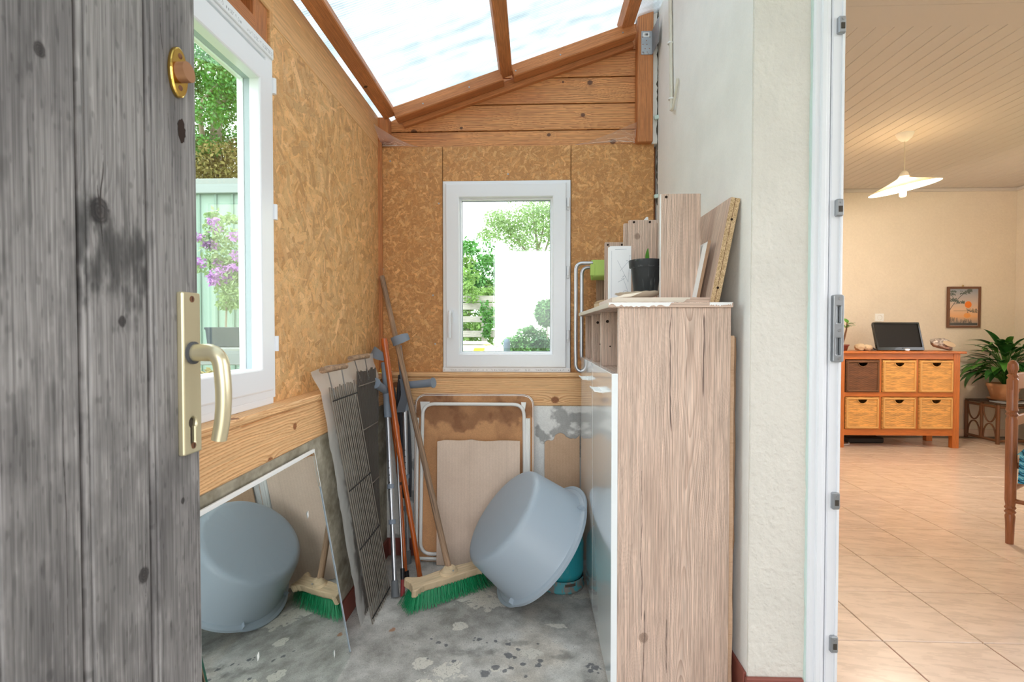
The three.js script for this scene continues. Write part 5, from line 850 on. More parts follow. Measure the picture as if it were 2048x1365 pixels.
{
  // cylinder uv turned so that the grain runs along it
  // two barbecue racks: rods, cross bars, handle on two wires
  const rack = (label, TL, TR, BL, BR, nrod, hy, cross, hA, hB, soot) => {
    const t = thing('grill_rack', label, 'grill rack', [BL[0], 0, (BL[2] + BR[2]) / 2], 'sooty grill racks leaning in the corner');
    const L = (a, b, k) => [mix(a[0], b[0], k), mix(a[1], b[1], k), mix(a[2], b[2], k)];
    const rods = []; const R = rng(nrod + 3);
    for (let i = 0; i < nrod; i++) { const k = i / (nrod - 1), a = L(TL, TR, k), b = L(BL, BR, k); a[1] += 0.012 * (R() - 0.5); b[1] += 0.012 * R() + 0.002; const g = rod(b, a, 0.0029, 0.0029, 6); uvp(g, (x) => i * 0.13, (x, y) => y * 1.5); rods.push(g); }
    const r = part(t, 'rods', join(rods), soot ? M.wire : M.wireDark, 'thin steel rods');
    for (const k of cross) { const a = L(TL, BL, k), b = L(TR, BR, k); part(t, 'cross_bar', rod([a[0] + 0.004, a[1], a[2]], [b[0] + 0.004, b[1], b[2]], 0.0025, 0.0025, 6), soot ? M.soot : M.wire); }
    part(t, 'handle', rod(hA, hB, 0.0105, 0.0105, 18), M.pole, 'round wooden handle');
    for (const k of [0.2, 0.8]) { const a = L(hA, hB, k), b = L(TL, TR, 0.1 + k * 0.72); for (const s of [-0.003, 0.003]) part(t, 'wire', rod([b[0], b[1] - 0.06, b[2] + s], [a[0], a[1], a[2] + s], 0.0012, 0.0012, 5), M.steel); }
    return t;
  };
  rack('nearer sooty grill rack with a round wooden handle beside the mirror', [-0.677, 0.905, -1.740], [-0.677, 0.905, -1.985], [-0.592, 0.004, -1.922], [-0.592, 0.004, -2.165], 14, 0, [0.05, 0.41, 0.66, 0.97], [-0.672, 0.970, -1.668], [-0.672, 0.970, -1.880], true);
  rack('further grill rack with a round wooden handle beside the crutches', [-0.683, 0.935, -2.04], [-0.683, 0.935, -2.275], [-0.640, 0.004, -1.98], [-0.640, 0.004, -2.21], 17, 0, [0.06, 0.25, 0.5, 0.8], [-0.676, 0.993, -1.940], [-0.676, 0.993, -2.150], false);
  const p = thing('plastic_bag', 'clear crumpled plastic bag behind the two grill racks', 'plastic bag', [-0.66, 0, -2.0]);
  part(p, 'film', surf((u, v) => { const z = mix(mix(-1.69, -2.36, u), mix(-1.905, -2.24, u), v), y = mix(0.962 + 0.03 * u + 0.006 * Math.sin(u * 9), 0.004, v), x = y > 0.885 ? -0.690 - 0.028 * sst(0.885, 0.97, y) : mix(-0.632 - 0.030 * u, -0.690, Math.min(1, y / 0.885)), n = fbm(u * 16, v * 26, 3) - 0.5; return [x + n * 0.007, y, z + (fbm(u * 9 + 5, v * 12, 2) - 0.5) * 0.012]; }, 40, 70), M.film);
}
// forearm crutches
function crutch(label, foot, grip, gripEnd, elbow, cuffDir, clipY) {
  const t = thing('forearm_crutch', label, 'crutch', foot, 'grey forearm crutches in the corner');
  const A = V(...foot), B = V(...grip), L = (k) => A.clone().lerp(B, k).toArray();
  part(t, 'tube', rod(L(0.03), L(0.50), 0.0095, 0.0095, 14), M.alu); part(t, 'outer_tube', rod(L(0.44), L(0.93), 0.0118, 0.0118, 14), M.alu, 'aluminium tube');
  part(t, 'rubber_foot', rod(L(0.002), L(0.075), 0.0165, 0.0135, 16), M.rubber);
  for (const k of clipY) part(t, 'clip', rod(L(k), L(k + 0.022), 0.0155, 0.0155, 16), M.crutch);
  const hole = []; for (let i = 0; i < 5; i++) { const q = L(0.50 + i * 0.035); hole.push(new THREE.SphereGeometry(0.003, 8, 6).translate(q[0], q[1], q[2] + 0.0108)); } for (const g of hole) part(t, 'adjusting_hole', g, M.gapDark);
  const E = V(...elbow), U = B.clone().lerp(E, 0.0), col = [];
  const pth = [V(...L(0.86)), V(...L(0.95)), B, B.clone().lerp(E, 0.3), B.clone().lerp(E, 0.7), E];
  part(t, 'arm', sweep(new THREE.CatmullRomCurve3(pth).getPoints(30), 0.013, 14, (k) => (k < 0.3 ? 0.0165 : k < 0.5 ? 0.0185 : 0.0145 - 0.004 * (k - 0.5))), M.crutch, 'moulded grey arm');
  part(t, 'grip', rod(grip, gripEnd, 0.0165, 0.0185, 20), M.crutch, 'round grey hand grip'); const dir = V(...gripEnd).sub(B).normalize(), e2 = V(...gripEnd).add(dir.multiplyScalar(0.006));
  part(t, 'grip_end', rod(gripEnd, e2.toArray(), 0.0235, 0.0235, 24), M.crutch);
  // cuff: open band round the forearm
  const [cx, cy, cz, r, a0, a1, h, tl] = cuffDir;
  const cuff = surf((u, v) => { const a = mix(a0, a1, u); return [r * Math.cos(a), (v - 0.5) * h * (0.55 + 0.45 * Math.sin(Math.PI * u)) , r * 0.8 * Math.sin(a)]; }, 28, 6), inner = surf((u, v) => { const a = mix(a1, a0, u), q = r - 0.004; return [q * Math.cos(a), (v - 0.5) * h * (0.55 + 0.45 * Math.sin(Math.PI * u)), q * 0.8 * Math.sin(a)]; }, 28, 6);
  const cm = M.crutch.clone(); cm.side = THREE.DoubleSide;
  part(t, 'cuff', join([cuff, inner]).rotateZ(tl).translate(cx, cy, cz), cm, 'open forearm cuff');
  return t;
}
crutch('grey forearm crutch with its round grip end facing forward, beside the racks', [-0.562, 0, -2.135], [-0.668, 0.818, -2.40], [-0.678, 0.868, -2.262], [-0.694, 0.945, -2.445], [-0.708, 0.985, -2.435, 0.04, 0.6, 3.9, 0.05, -0.5], [0.33, 0.50]);
crutch('grey forearm crutch with its grip pointing right, touching the broom handle', [-0.585, 0, -2.45], [-0.602, 0.838, -2.465], [-0.458, 0.857, -2.41], [-0.630, 1.025, -2.475], [-0.615, 1.055, -2.45, 0.042, -0.4, 4.1, 0.042, 0.35], [0.30, 0.48]);
{
  const t = thing('umbrella', 'folded dark grey umbrella between the two crutches', 'umbrella', [-0.60, 0, -2.50]);
  part(t, 'canopy', surf((u, v) => { const a = u * 6.2832, r = 0.006 + 0.028 * Math.pow(Math.sin(Math.PI * Math.min(1, v * 0.75 + 0.22)), 0.8) * (1 + 0.16 * Math.cos(a * 8)); return [-0.628 + 0.02 * (1 - v) + r * Math.cos(a), 0.30 + 0.585 * v, -2.50 + r * 0.8 * Math.sin(a)]; }, 48, 24), (() => { const m = M.umbrella.clone(); m.side = THREE.DoubleSide; return m; })(), 'furled dark cloth');
  part(t, 'shaft', rod([-0.595, 0.002, -2.49], [-0.629, 0.90, -2.50], 0.005, 0.005, 10), M.black);
  part(t, 'flap', surf((u, v) => [-0.655 + 0.03 * Math.sin(v * 3.1) * (u - 0.2) + 0.01 * u, 0.87 - 0.13 * v, -2.43 + 0.03 * u + 0.012 * Math.sin(v * 4)], 8, 14), (() => { const m = M.crutchDark.clone(); m.side = THREE.DoubleSide; return m; })(), 'loose grey flap'); part(t, 'flap', surf((u, v) => [-0.615 + 0.035 * u + 0.012 * Math.sin(v * 4.5), 0.872 - 0.155 * v, -2.42 - 0.02 * u + 0.01 * Math.sin(v * 3)], 8, 14), (() => { const m = M.crutchDark.clone(); m.side = THREE.DoubleSide; return m; })(), 'loose grey flap');
}
{
  const cane = (label, a, b, r, seed, cap) => { const t = thing('walking_cane', label, 'cane', b, 'varnished canes in the corner'), A = V(...a), B = V(...b), pts = [], n = 40, R = rng(seed), k0 = []; for (let i = 0; i < 8; i++) k0.push(R()); for (let i = 0; i <= n; i++) { const k = i / n; pts.push(B.clone().lerp(A, k).add(V(0.004 * Math.sin(k * 7 + seed), 0, 0.003 * Math.sin(k * 9)))); } const g = sweep(pts, r, 14, (k) => { let q = r * (0.85 + 0.25 * k); for (const c of k0) q += r * 0.14 * Math.exp(-Math.pow((k - c) / 0.012, 2)); return q; }); uvp(g, (x, y) => y / 1.2, (x) => x / 0.08); part(t, 'shaft', g, M.cane); if (cap) part(t, 'tip', rod(b, B.clone().lerp(A, 0.03).toArray(), r * 1.1, r * 1.1, 12), M.black); return t; };
  cane('long varnished orange cane in front of both crutches', [-0.678, 1.06, -2.385], [-0.497, 0.002, -2.295], 0.0125, 1, false);
  cane('thinner orange cane half hidden behind the long varnished one', [-0.695, 1.01, -2.50], [-0.553, 0.002, -2.30], 0.0095, 5, true);
  const t = thing('metal_pole', 'thin steel pole with a dark red foot between crutch and canes', 'pole', [-0.535, 0, -2.15]);
  part(t, 'shaft', rod([-0.537, 0.04, -2.165], [-0.640, 0.75, -2.44], 0.0045, 0.0045, 10), M.steel); part(t, 'foot', rod([-0.534, 0.001, -2.142], [-0.540, 0.058, -2.170], 0.0095, 0.0085, 12), M.redCap, 'dark red rubber foot'); part(t, 'clamp', rod([-0.540, 0.058, -2.170], [-0.545, 0.098, -2.186], 0.009, 0.009, 12), M.black);
}
// broom
{
  const c = V(-0.342, 0, -2.168), Lx = V(0.788, 0, -0.616), t = thing('broom', 'long handled broom with a pale wooden head and green bristles on the floor', 'broom', [-0.342, 0, -2.168]);
  const fr = (g) => g.applyMatrix4(new THREE.Matrix4().makeBasis(Lx, V(0, 1, 0), V(0.616, 0, 0.788)).setPosition(c.x, 0, c.z));
  const tiltM = (g) => fr(g.translate(0, -0.075, 0).rotateX(0.22).translate(0, 0.078, 0));
  const o = []; const half = [[0.0, 0.034], [0.05, 0.034], [0.09, 0.030], [0.125, 0.030], [0.150, 0.040], [0.172, 0.052], [0.182, 0.050], [0.186, 0.040], [0.176, 0.012]];
  for (const [x, z] of half) o.push([x, z]); for (const [x, z] of half.slice().reverse()) o.push([x, -z * 0.8]); for (const [x, z] of half.slice(1)) o.push([-x, -z * 0.8]); for (const [x, z] of half.slice().reverse()) if (x > 0) o.push([-x, z]);
  const head = extr(o, 0.026, 0.004).rotateX(-Math.PI / 2).translate(0, 0.06, 0); // shape y becomes -z
  uvp(head, (x) => x / 0.5 + 0.5, (x, y, z) => z / 0.15 + 0.5);
  const h = part(t, 'head', tiltM(head), M.block, 'pale wooden brush head');
  part(h, 'socket', tiltM(lathe([[0.034, 0.0], [0.032, 0.012], [0.024, 0.026], [0.020, 0.036], [0, 0.036]], 24).scale(1.25, 0.75, 0.8).translate(-0.005, 0.088, -0.005)), M.block);
  part(h, 'screw', tiltM(new THREE.SphereGeometry(0.0035, 8, 6).translate(0.0, 0.112, 0.02)), M.galv);
  part(t, 'handle', (() => { const g = rod([-0.350, 0.115, -2.175], [-0.735, 1.36, -2.566], 0.0135, 0.0125, 16); return uvp2(g, 0.93, 0.8); })(), M.pole, 'worn wooden pole');
  // bristles: thin tapering strands in rows of tufts
  const R = rng(40), pos = [], nor = [];
  const strand = (a, b, w, n) => { const d = b.clone().sub(a), s = V(d.z, 0, -d.x).normalize(); if (s.lengthSq() < 0.1) s.set(1, 0, 0); const q = [a.clone().addScaledVector(s, w), a.clone().addScaledVector(s, -w), b.clone().addScaledVector(s, -w * 0.8), b.clone().addScaledVector(s, w * 0.8)]; for (const i of [0, 1, 2, 0, 2, 3]) { pos.push(q[i].x, q[i].y, q[i].z); } };
  for (let i = 0; i < 24; i++) for (let j = 0; j < 5; j++) { const tx = -0.172 + 0.344 * i / 23, tz = -0.030 + 0.060 * j / 4; for (let k = 0; k < 16; k++) { const ax = tx + (R() - 0.5) * 0.008, az = tz + (R() - 0.5) * 0.008, sp = tx / 0.172, a = V(ax, 0.062, az), b = V(ax + 0.035 * sp * Math.abs(sp) + (R() - 0.5) * 0.022, 0.004 + 0.008 * R() , az * 1.45 + (R() - 0.5) * 0.022 + 0.012); strand(a, b, 0.0009, 0); } }
  const bg = new THREE.BufferGeometry(); bg.setAttribute('position', new THREE.Float32BufferAttribute(pos, 3)); bg.setAttribute('uv', new THREE.Float32BufferAttribute(new Float32Array(pos.length / 3 * 2), 2)); bg.computeVertexNormals();
  const bm = part(t, 'bristles', fr(bg), (() => { const m = M.bristle.clone(); m.side = THREE.DoubleSide; return m; })(), 'bright green bristles'); bm.userData.kind = 'stuff';
}
// ================================================================ things against the back wall
{
  // folding table seen from below, standing on its edge and leaning on the beam
  const t = thing('folding_table', 'folded white framed table with a stained hardboard underside leaning on the end wall', 'table', [-0.28, 0, -2.49]);
  const X0 = -0.562, X1 = 0.006, H = 0.79, lean = (g) => g.rotateX(-0.058).translate(0, 0.002, -2.472);
  part(t, 'tabletop', lean(uvp(extr(roundRect(X0, X1, 0, H, 0.055, 10), 0.018, 0.001).translate(0, 0, -0.018), (x) => (x - X0) / (X1 - X0), (x, y) => y / H)), M.hardboard, 'brown water stained hardboard');
  part(t, 'edge_band', lean(bentTube([[X0, 0, -0.006], [X1, 0, -0.006], [X1, H, -0.006], [X0, H, -0.006]].map((p) => [p[0] + (p[0] < -0.3 ? 0.004 : -0.004), p[1] + (p[1] < 0.4 ? 0.005 : -0.005), p[2]]), 0.0075, 0.055, 10, true)), M.enamel, 'white chipped metal rim');
  part(t, 'leg_frame', lean(bentTube([[-0.528, 0.04, 0.014], [-0.522, 0.745, 0.014], [-0.040, 0.745, 0.014], [-0.034, 0.04, 0.014]], 0.0085, 0.055, 12, true)), M.enamel, 'white tube leg frame');
  for (const [x, w] of [[-0.546, 0.012], [-0.016, 0.012], [-0.026, 0.012]]) part(t, 'leg', lean(uvm(span(x - w / 2, x + w / 2, 0.05, 0.68, 0.004, 0.022, 0.003), 'y', 1)), M.enamel, 'white folded leg');
  part(t, 'foot_bar', lean(rod([-0.54, 0.018, 0.012], [-0.40, 0.018, 0.012], 0.0075)), M.enamel);
  for (const s of [-1, 1]) { const x = s < 0 ? -0.524 : -0.042; part(t, 'bracket', lean(extr([[x - 0.012, 0.755], [x + 0.030 * -s * 0 + (s < 0 ? 0.035 : 0.012), 0.755], [x + (s < 0 ? 0.004 : 0.006), 0.70], [x - (s < 0 ? 0.006 : 0.004), 0.70]].map(([a, b]) => [s < 0 ? a : -0.084 - a + 0.0 + 0.0 + (a - x) * 0 + 0, b]), 0.003).translate(0, 0, 0.006)), M.enamel, 'white corner bracket'); }
}
{
  const t = thing('cardboard_sheet', 'plain beige cardboard sheet in front of the folding table', 'cardboard', [-0.255, 0, -2.45]);
  const R = rng(15), p = [[-0.447, 0.002], [-0.060, 0.002], [-0.058, 0.58]]; for (let i = 1; i < 12; i++) p.push([-0.058 - 0.389 * i / 12, 0.583 + (R() - 0.5) * 0.006 - (i > 3 && i < 7 ? 0.004 : 0)]); p.push([-0.447, 0.575]);
  part(t, 'sheet', uvp(extr(p, 0.005, 0.001).rotateX(-0.058).translate(0, 0, -2.437), (x) => x / 0.5 + 0.95, (x, y) => y / 0.6), M.card);
  const u = thing('cardboard_sheet', 'torn brown cardboard against the flaking wall behind the tub', 'cardboard', [0.16, 0, -2.52]);
  const q = [[0.058, 0.002], [0.225, 0.002], [0.225, 0.595]]; for (let i = 1; i < 16; i++) q.push([0.225 - 0.167 * i / 16, 0.592 - (i > 11 ? 0.02 : 0.012 * Math.sin(i * 0.5)) + (R() - 0.5) * 0.008]); q.push([0.058, 0.56]);
  part(u, 'sheet', uvp(extr(q, 0.005, 0.001).rotateX(-0.02).translate(0, 0, -2.522), (x) => x / 0.5 + 0.2, (x, y) => y / 0.6), M.cardB);
}
{
  // grey tub lying tilted, base towards the camera
  const n = V(-0.74, 0.63, 0.20).normalize(), down = V(0, -1, 0).addScaledVector(n, n.y).normalize(), low = V(-0.133, 0.005, -2.135), R = 0.272, side = V().crossVectors(down, n);
  const ctr = low.clone().addScaledVector(down, -R), m = new THREE.Matrix4().makeBasis(down, n, V().crossVectors(down, n)).setPosition(ctr);
  const t = thing('laundry_tub', 'round grey plastic tub tilted upside down over the gas bottle', 'tub', [ctr.x, 0, ctr.z]);
  const prof = [[0, 0.2145], [0.182, 0.2145], [0.190, 0.2142], [0.199, 0.2125], [0.207, 0.208], [0.213, 0.201], [0.218, 0.19], [0.243, 0.012], [0.246, 0.006], [0.258, 0.004], [0.2625, 0.001], [0.2625, -0.012], [0.2595, -0.012], [0.2585, -0.002], [0.246, -0.001], [0.240, 0.008], [0.214, 0.188], [0.205, 0.203], [0.19, 0.209], [0, 0.209]];
  part(t, 'body', toCreasedNormals(lathe(prof.slice().reverse(), 96), 0.6).applyMatrix4(m), M.plasticGrey, 'smooth grey tub body');
  for (const s of [1, -1]) { // moulded grips on the rim
    const pts = []; for (let k = 0; k <= 24; k++) { const a = (k / 24 - 0.5) * 1.15, q = 0.2605 + 0.016 * Math.pow(Math.cos((k / 24 - 0.5) * Math.PI), 0.5); pts.push([s * q * Math.cos(a), q * Math.sin(a) * s]); }
    const inn = pts.slice().reverse().map(([x, y]) => { const l = Math.hypot(x, y); return [x / l * 0.2615, y / l * 0.2615]; });
    part(t, 'rim_grip', extr(pts.concat(inn), 0.008, 0.001).rotateX(-Math.PI / 2).translate(0, -0.006, 0).applyMatrix4(m), M.plasticGrey);
    for (const a of [-0.5, 0.5]) part(t, 'rib', cbox(0.02, 0.022, 0.003, 0.001).translate(0.253, 0.012, 0).rotateY(a + (s > 0 ? 0 : Math.PI)).applyMatrix4(m), M.plasticGrey);
  }
}
{
  const t = thing('gas_bottle', 'turquoise gas bottle with a scuffed base ring under the tub', 'gas bottle', [0.126, 0, -2.272]);
  const g = (p, s = 48) => lathe(p, s).translate(0.126, 0, -2.272);
  part(t, 'tank', g([[0, 0.028], [0.06, 0.03], [0.086, 0.05], [0.094, 0.075], [0.094, 0.19], [0.09, 0.215], [0.075, 0.24], [0.05, 0.252], [0.03, 0.256], [0, 0.256]]), M.gas);
  part(t, 'base_ring', g([[0.090, 0.003], [0.097, 0.004], [0.098, 0.012], [0.0945, 0.020], [0.0945, 0.052], [0.091, 0.052], [0.091, 0.018], [0.088, 0.010], [0.090, 0.003]]), M.gasRing, 'scuffed turquoise ring');
  for (let k = 0; k < 6; k++) { const a = 0.35 + k * 1.047; part(t, 'vent_slot', surf((u, v) => { const q = a + (u - 0.5) * 0.5; return [0.126 + 0.0955 * Math.sin(q), 0.033 + 0.012 * v, -2.272 + 0.0955 * Math.cos(q)]; }, 8, 1), M.gapDark, 'dark slot in the ring'); }
  part(t, 'valve', g([[0.018, 0.254], [0.018, 0.275], [0.012, 0.278], [0.012, 0.29], [0, 0.29]], 20), M.brass);
}
// bits on the gable and the house wall
{
  const t = thing('angle_bracket', 'galvanised perforated angle bracket with a barcode label on the corner post', 'bracket', [0.54, 2.40, -2.56]);
  const holes = []; for (const [x, y] of [[0.520, 2.486], [0.538, 2.470], [0.554, 2.486], [0.522, 2.452], [0.540, 2.452], [0.532, 2.432], [0.552, 2.432], [0.522, 2.416], [0.542, 2.416]]) { const h = []; for (let k = 0; k < 10; k++) { const a = -k / 10 * 6.283; h.push([x + 0.0025 * Math.cos(a), y + 0.0025 * Math.sin(a)]); } holes.push(h); }
  part(t, 'flange', extr([[0.514, 2.405], [0.567, 2.405], [0.567, 2.515], [0.514, 2.515]], 0.0025, 0, holes).translate(0, 0, -2.5645), M.galv);
  part(t, 'wing', extr([[0, 0], [0.05, 0.035], [0.05, 0.15], [0.0, 0.11]], 0.0025).rotateY(-1.15).translate(0.566, 2.405, -2.5625), M.galv);
  part(t, 'sticker', uvp(new THREE.PlaneGeometry(0.028, 0.02).translate(0.537, 2.498, -2.5615), (x) => (x - 0.523) / 0.028, (x, y) => (y - 2.488) / 0.02), std({ map: canvasTex(64, 48, (g) => { g.fillStyle = '#f4f4f2'; g.fillRect(0, 0, 64, 48); const R = rng(5); g.fillStyle = '#333'; for (let x = 12; x < 52; x += 2 + R() * 3) g.fillRect(x, 10, 1 + R() * 2, 26); }), roughness: 0.6 }), 'white barcode label');
  const s = part(t, 'screw', new THREE.SphereGeometry(0.0035, 8, 6).translate(0.526, 2.412, -2.562), M.steel); part(t, 'screw', new THREE.SphereGeometry(0.0035, 8, 6).translate(0.546, 2.411, -2.562), M.steel);
  const c = thing('wall_cable', 'cream electric cable clipped down the white wall ending in a loop', 'cable', [0.59, 2.03, -2.30]);
  part(c, 'cable', tube([[0.591, 2.95, -2.345], [0.591, 2.6, -2.335], [0.591, 2.35, -2.32], [0.591, 2.12, -2.305], [0.589, 2.05, -2.298], [0.587, 2.028, -2.283], [0.587, 2.032, -2.262], [0.589, 2.06, -2.245], [0.591, 2.10, -2.222], [0.592, 2.128, -2.213]], 0.0058, 80, 8), M.cord); part(c, 'cable', tube([[0.590, 2.95, -2.357], [0.590, 2.55, -2.345], [0.590, 2.30, -2.330], [0.590, 2.09, -2.312], [0.588, 2.035, -2.300]], 0.005, 50, 8), M.cord);
  for (const [y, z] of [[2.33, -2.322], [2.085, -2.304]]) part(c, 'cable_tie', new THREE.TorusGeometry(0.011, 0.0022, 6, 18).scale(1, 1, 1.6).rotateX(Math.PI / 2).translate(0.590, y, z - 0.004), M.white, 'white cable tie');
}
{
  // cobwebs: hanging threads and a thin torn sheet in the two upper corners
  const web = (label, base, A, B, Cc, sag, seed) => { const t = thing('cobweb', label, 'cobweb', base, 'cobwebs above the strand board'), R = rng(seed), th = []; const pt = (u, v) => { const a = V(...A).lerp(V(...B), u), p = a.lerp(V(...Cc), v); p.y -= sag * Math.sin(Math.PI * u) * (1 - v); p.z += 0.01 * Math.sin(u * 5 + v * 4); return p; }; for (let i = 0; i < 26; i++) { const u0 = R(), v0 = R() * 0.9, u1 = Math.min(1, Math.max(0, u0 + (R() - 0.5) * 0.9)), v1 = Math.min(1, v0 + R() * 0.5); th.push(rod(pt(u0, v0).toArray(), pt(u1, v1).toArray(), 0.00035, 0.00035, 4)); } part(t, 'threads', join(th), M.white, 'fine pale threads'); part(t, 'sheet', surf((u, v) => pt(u, v).toArray(), 14, 10), phy({ color: C('#ffffff'), transmission: 0.965, roughness: 0.5, thickness: 0, specularIntensity: 0.2, side: THREE.DoubleSide }), 'thin veil'); };
  web('dusty cobweb veil in the left corner above the strand board', [-0.70, 2.0, -2.57], [-0.752, 2.075, -2.50], [-0.56, 2.000, -2.598], [-0.74, 2.0, -2.595], 0.015, 3);
  web('faint cobweb at the foot of the corner post', [0.42, 2.0, -2.59], [0.50, 2.10, -2.59], [0.20, 2.000, -2.60], [0.49, 2.0, -2.585], 0.012, 8);
}
// ================================================================ the garden seen through the windows, and stand-ins for pane reflections
function leaves(n, size, seed, clumps, flat = 0.5) {
  const R = rng(seed), pos = [], q = V(), ax = V(), bx = V();
  for (let i = 0; i < n; i++) {
    const c = clumps[Math.floor(R() * clumps.length)]; let x, y, z, d; do { x = R() * 2 - 1; y = R() * 2 - 1; z = R() * 2 - 1; d = x * x + y * y + z * z; } while (d > 1); const k = Math.pow(d, -0.18); q.set(c[0] + x * c[3] * k, c[1] + y * c[4] * k, c[2] + z * c[5] * k);
    ax.set(R() - 0.5, (R() - 0.5) * 0.8 - 0.2, R() - 0.5).normalize(); bx.set(R() - 0.5, R() - 0.5, R() - 0.5).cross(ax).normalize(); const s = size * (0.6 + 0.8 * R());
    const P = [[0, 0], [0.5, flat * 0.5], [1, 0], [0.5, -flat * 0.5]].map(([a, b]) => [q.x + ax.x * a * s + bx.x * b * s, q.y + ax.y * a * s + bx.y * b * s, q.z + ax.z * a * s + bx.z * b * s]);
    for (const j of [0, 1, 2, 0, 2, 3]) pos.push(...P[j]);
  }
  const g = new THREE.BufferGeometry(); g.setAttribute('position', new THREE.Float32BufferAttribute(pos, 3)); g.setAttribute('uv', new THREE.Float32BufferAttribute(new Float32Array(pos.length / 3 * 2), 2)); g.computeVertexNormals(); return g;
}
function plant(name, label, cat, base, foliage, trunk) {
  const t = thing(name, label, cat, base);
  for (const [n, s, seed, cl, m, lab] of foliage) { const f = part(t, 'foliage', leaves(n, s, seed, cl), m, lab); f.userData.kind = 'stuff'; }
  for (const [pts, r] of trunk) part(t, 'branch', sweep(new THREE.CatmullRomCurve3(pts.map((p) => V(...p))).getPoints(16), r, 8, (k) => r * (1 - 0.75 * k)), M.bark);
  return t;
}
const spread = (seed, n, cx, cy, cz, rx, ry, rz, s) => { const R = rng(seed), o = []; for (let i = 0; i < n; i++) { let x, y, z; do { x = R() * 2 - 1; y = R() * 2 - 1; z = R() * 2 - 1; } while (x * x + y * y + z * z > 1); const k = s * (0.6 + 0.7 * R()); o.push([cx + x * rx, cy + y * ry, cz + z * rz, k, k * 0.7, k]); } return o; };
plant('tall_tree', 'airy pale green tree rising above the white reflection panel', 'tree', [0.15, -0.12, -10.4], [[12000, 0.055, 3, spread(3, 80, 0.1, 3.05, -10.4, 1.1, 0.62, 0.7, 0.24), M.leafPale]], [[[[0.1, -0.12, -10.4], [0.05, 1.5, -10.4], [0.1, 2.6, -10.4], [0.0, 3.4, -10.4]], 0.06], [[[0.08, 2.2, -10.4], [0.3, 2.8, -10.4], [0.45, 3.4, -10.4]], 0.03], [[[0.08, 2.3, -10.4], [-0.25, 2.8, -10.4], [-0.6, 3.1, -10.4]], 0.03], [[[0.1, 2.6, -10.4], [0.2, 3.1, -10.4], [0.15, 3.6, -10.4]], 0.025]]);
plant('leafy_bush', 'dense green bush behind the slatted garden fence', 'bush', [-0.95, -0.12, -7.6], [[9000, 0.06, 5, spread(5, 40, -0.95, 1.25, -7.6, 0.62, 0.85, 0.4, 0.18), M.leafLime], [5000, 0.06, 6, spread(6, 40, -0.9, 1.9, -7.9, 0.65, 0.5, 0.4, 0.18), M.leafMid]], [[[[-0.9, -0.12, -7.6], [-0.95, 0.8, -7.6], [-0.85, 1.8, -7.6]], 0.04]]);
plant('climbing_ivy', 'trailing green creeper hanging on the slatted garden fence', 'creeper', [-0.5, 0.9, -5.93], [[900, 0.035, 15, spread(15, 16, -0.50, 1.26, -5.92, 0.06, 0.24, 0.03, 0.05), M.leafMid], [500, 0.035, 16, spread(16, 8, -0.70, 1.52, -5.92, 0.14, 0.10, 0.03, 0.06), M.leafLime]], []);
plant('reflected_shrub', 'leafy green shrub standing in for reflected trees before the white panel', 'bush', [-0.08, -0.12, -4.72], [[7000, 0.03, 9, spread(9, 34, -0.05, 0.92, -4.72, 0.22, 0.20, 0.1, 0.07), M.leafMid]], [[[[-0.05, -0.12, -4.72], [-0.05, 0.5, -4.72], [-0.03, 0.9, -4.72]], 0.02]]);  // this shrub and the next two stand in for greenery in the doorway reflection
plant('reflected_topiary', 'round green tree standing in for a reflected one, right of the white panel', 'tree', [0.12, -0.12, -4.6], [[3000, 0.03, 11, [[0.125, 1.25, -4.6, 0.10, 0.115, 0.1]], M.leafMid]], [[[[0.13, -0.12, -4.6], [0.13, 0.6, -4.6], [0.125, 1.2, -4.6]], 0.012]]);
plant('reflected_low_shrub', 'dark low shrub standing in for reflected greenery at the bottom right of the end window', 'bush', [0.08, -0.12, -4.2], [[3200, 0.028, 13, spread(13, 14, 0.09, 0.90, -4.2, 0.09, 0.15, 0.06, 0.05), M.leafDark]], [[[[0.09, -0.12, -4.2], [0.09, 0.4, -4.2], [0.09, 0.8, -4.2]], 0.012]]);
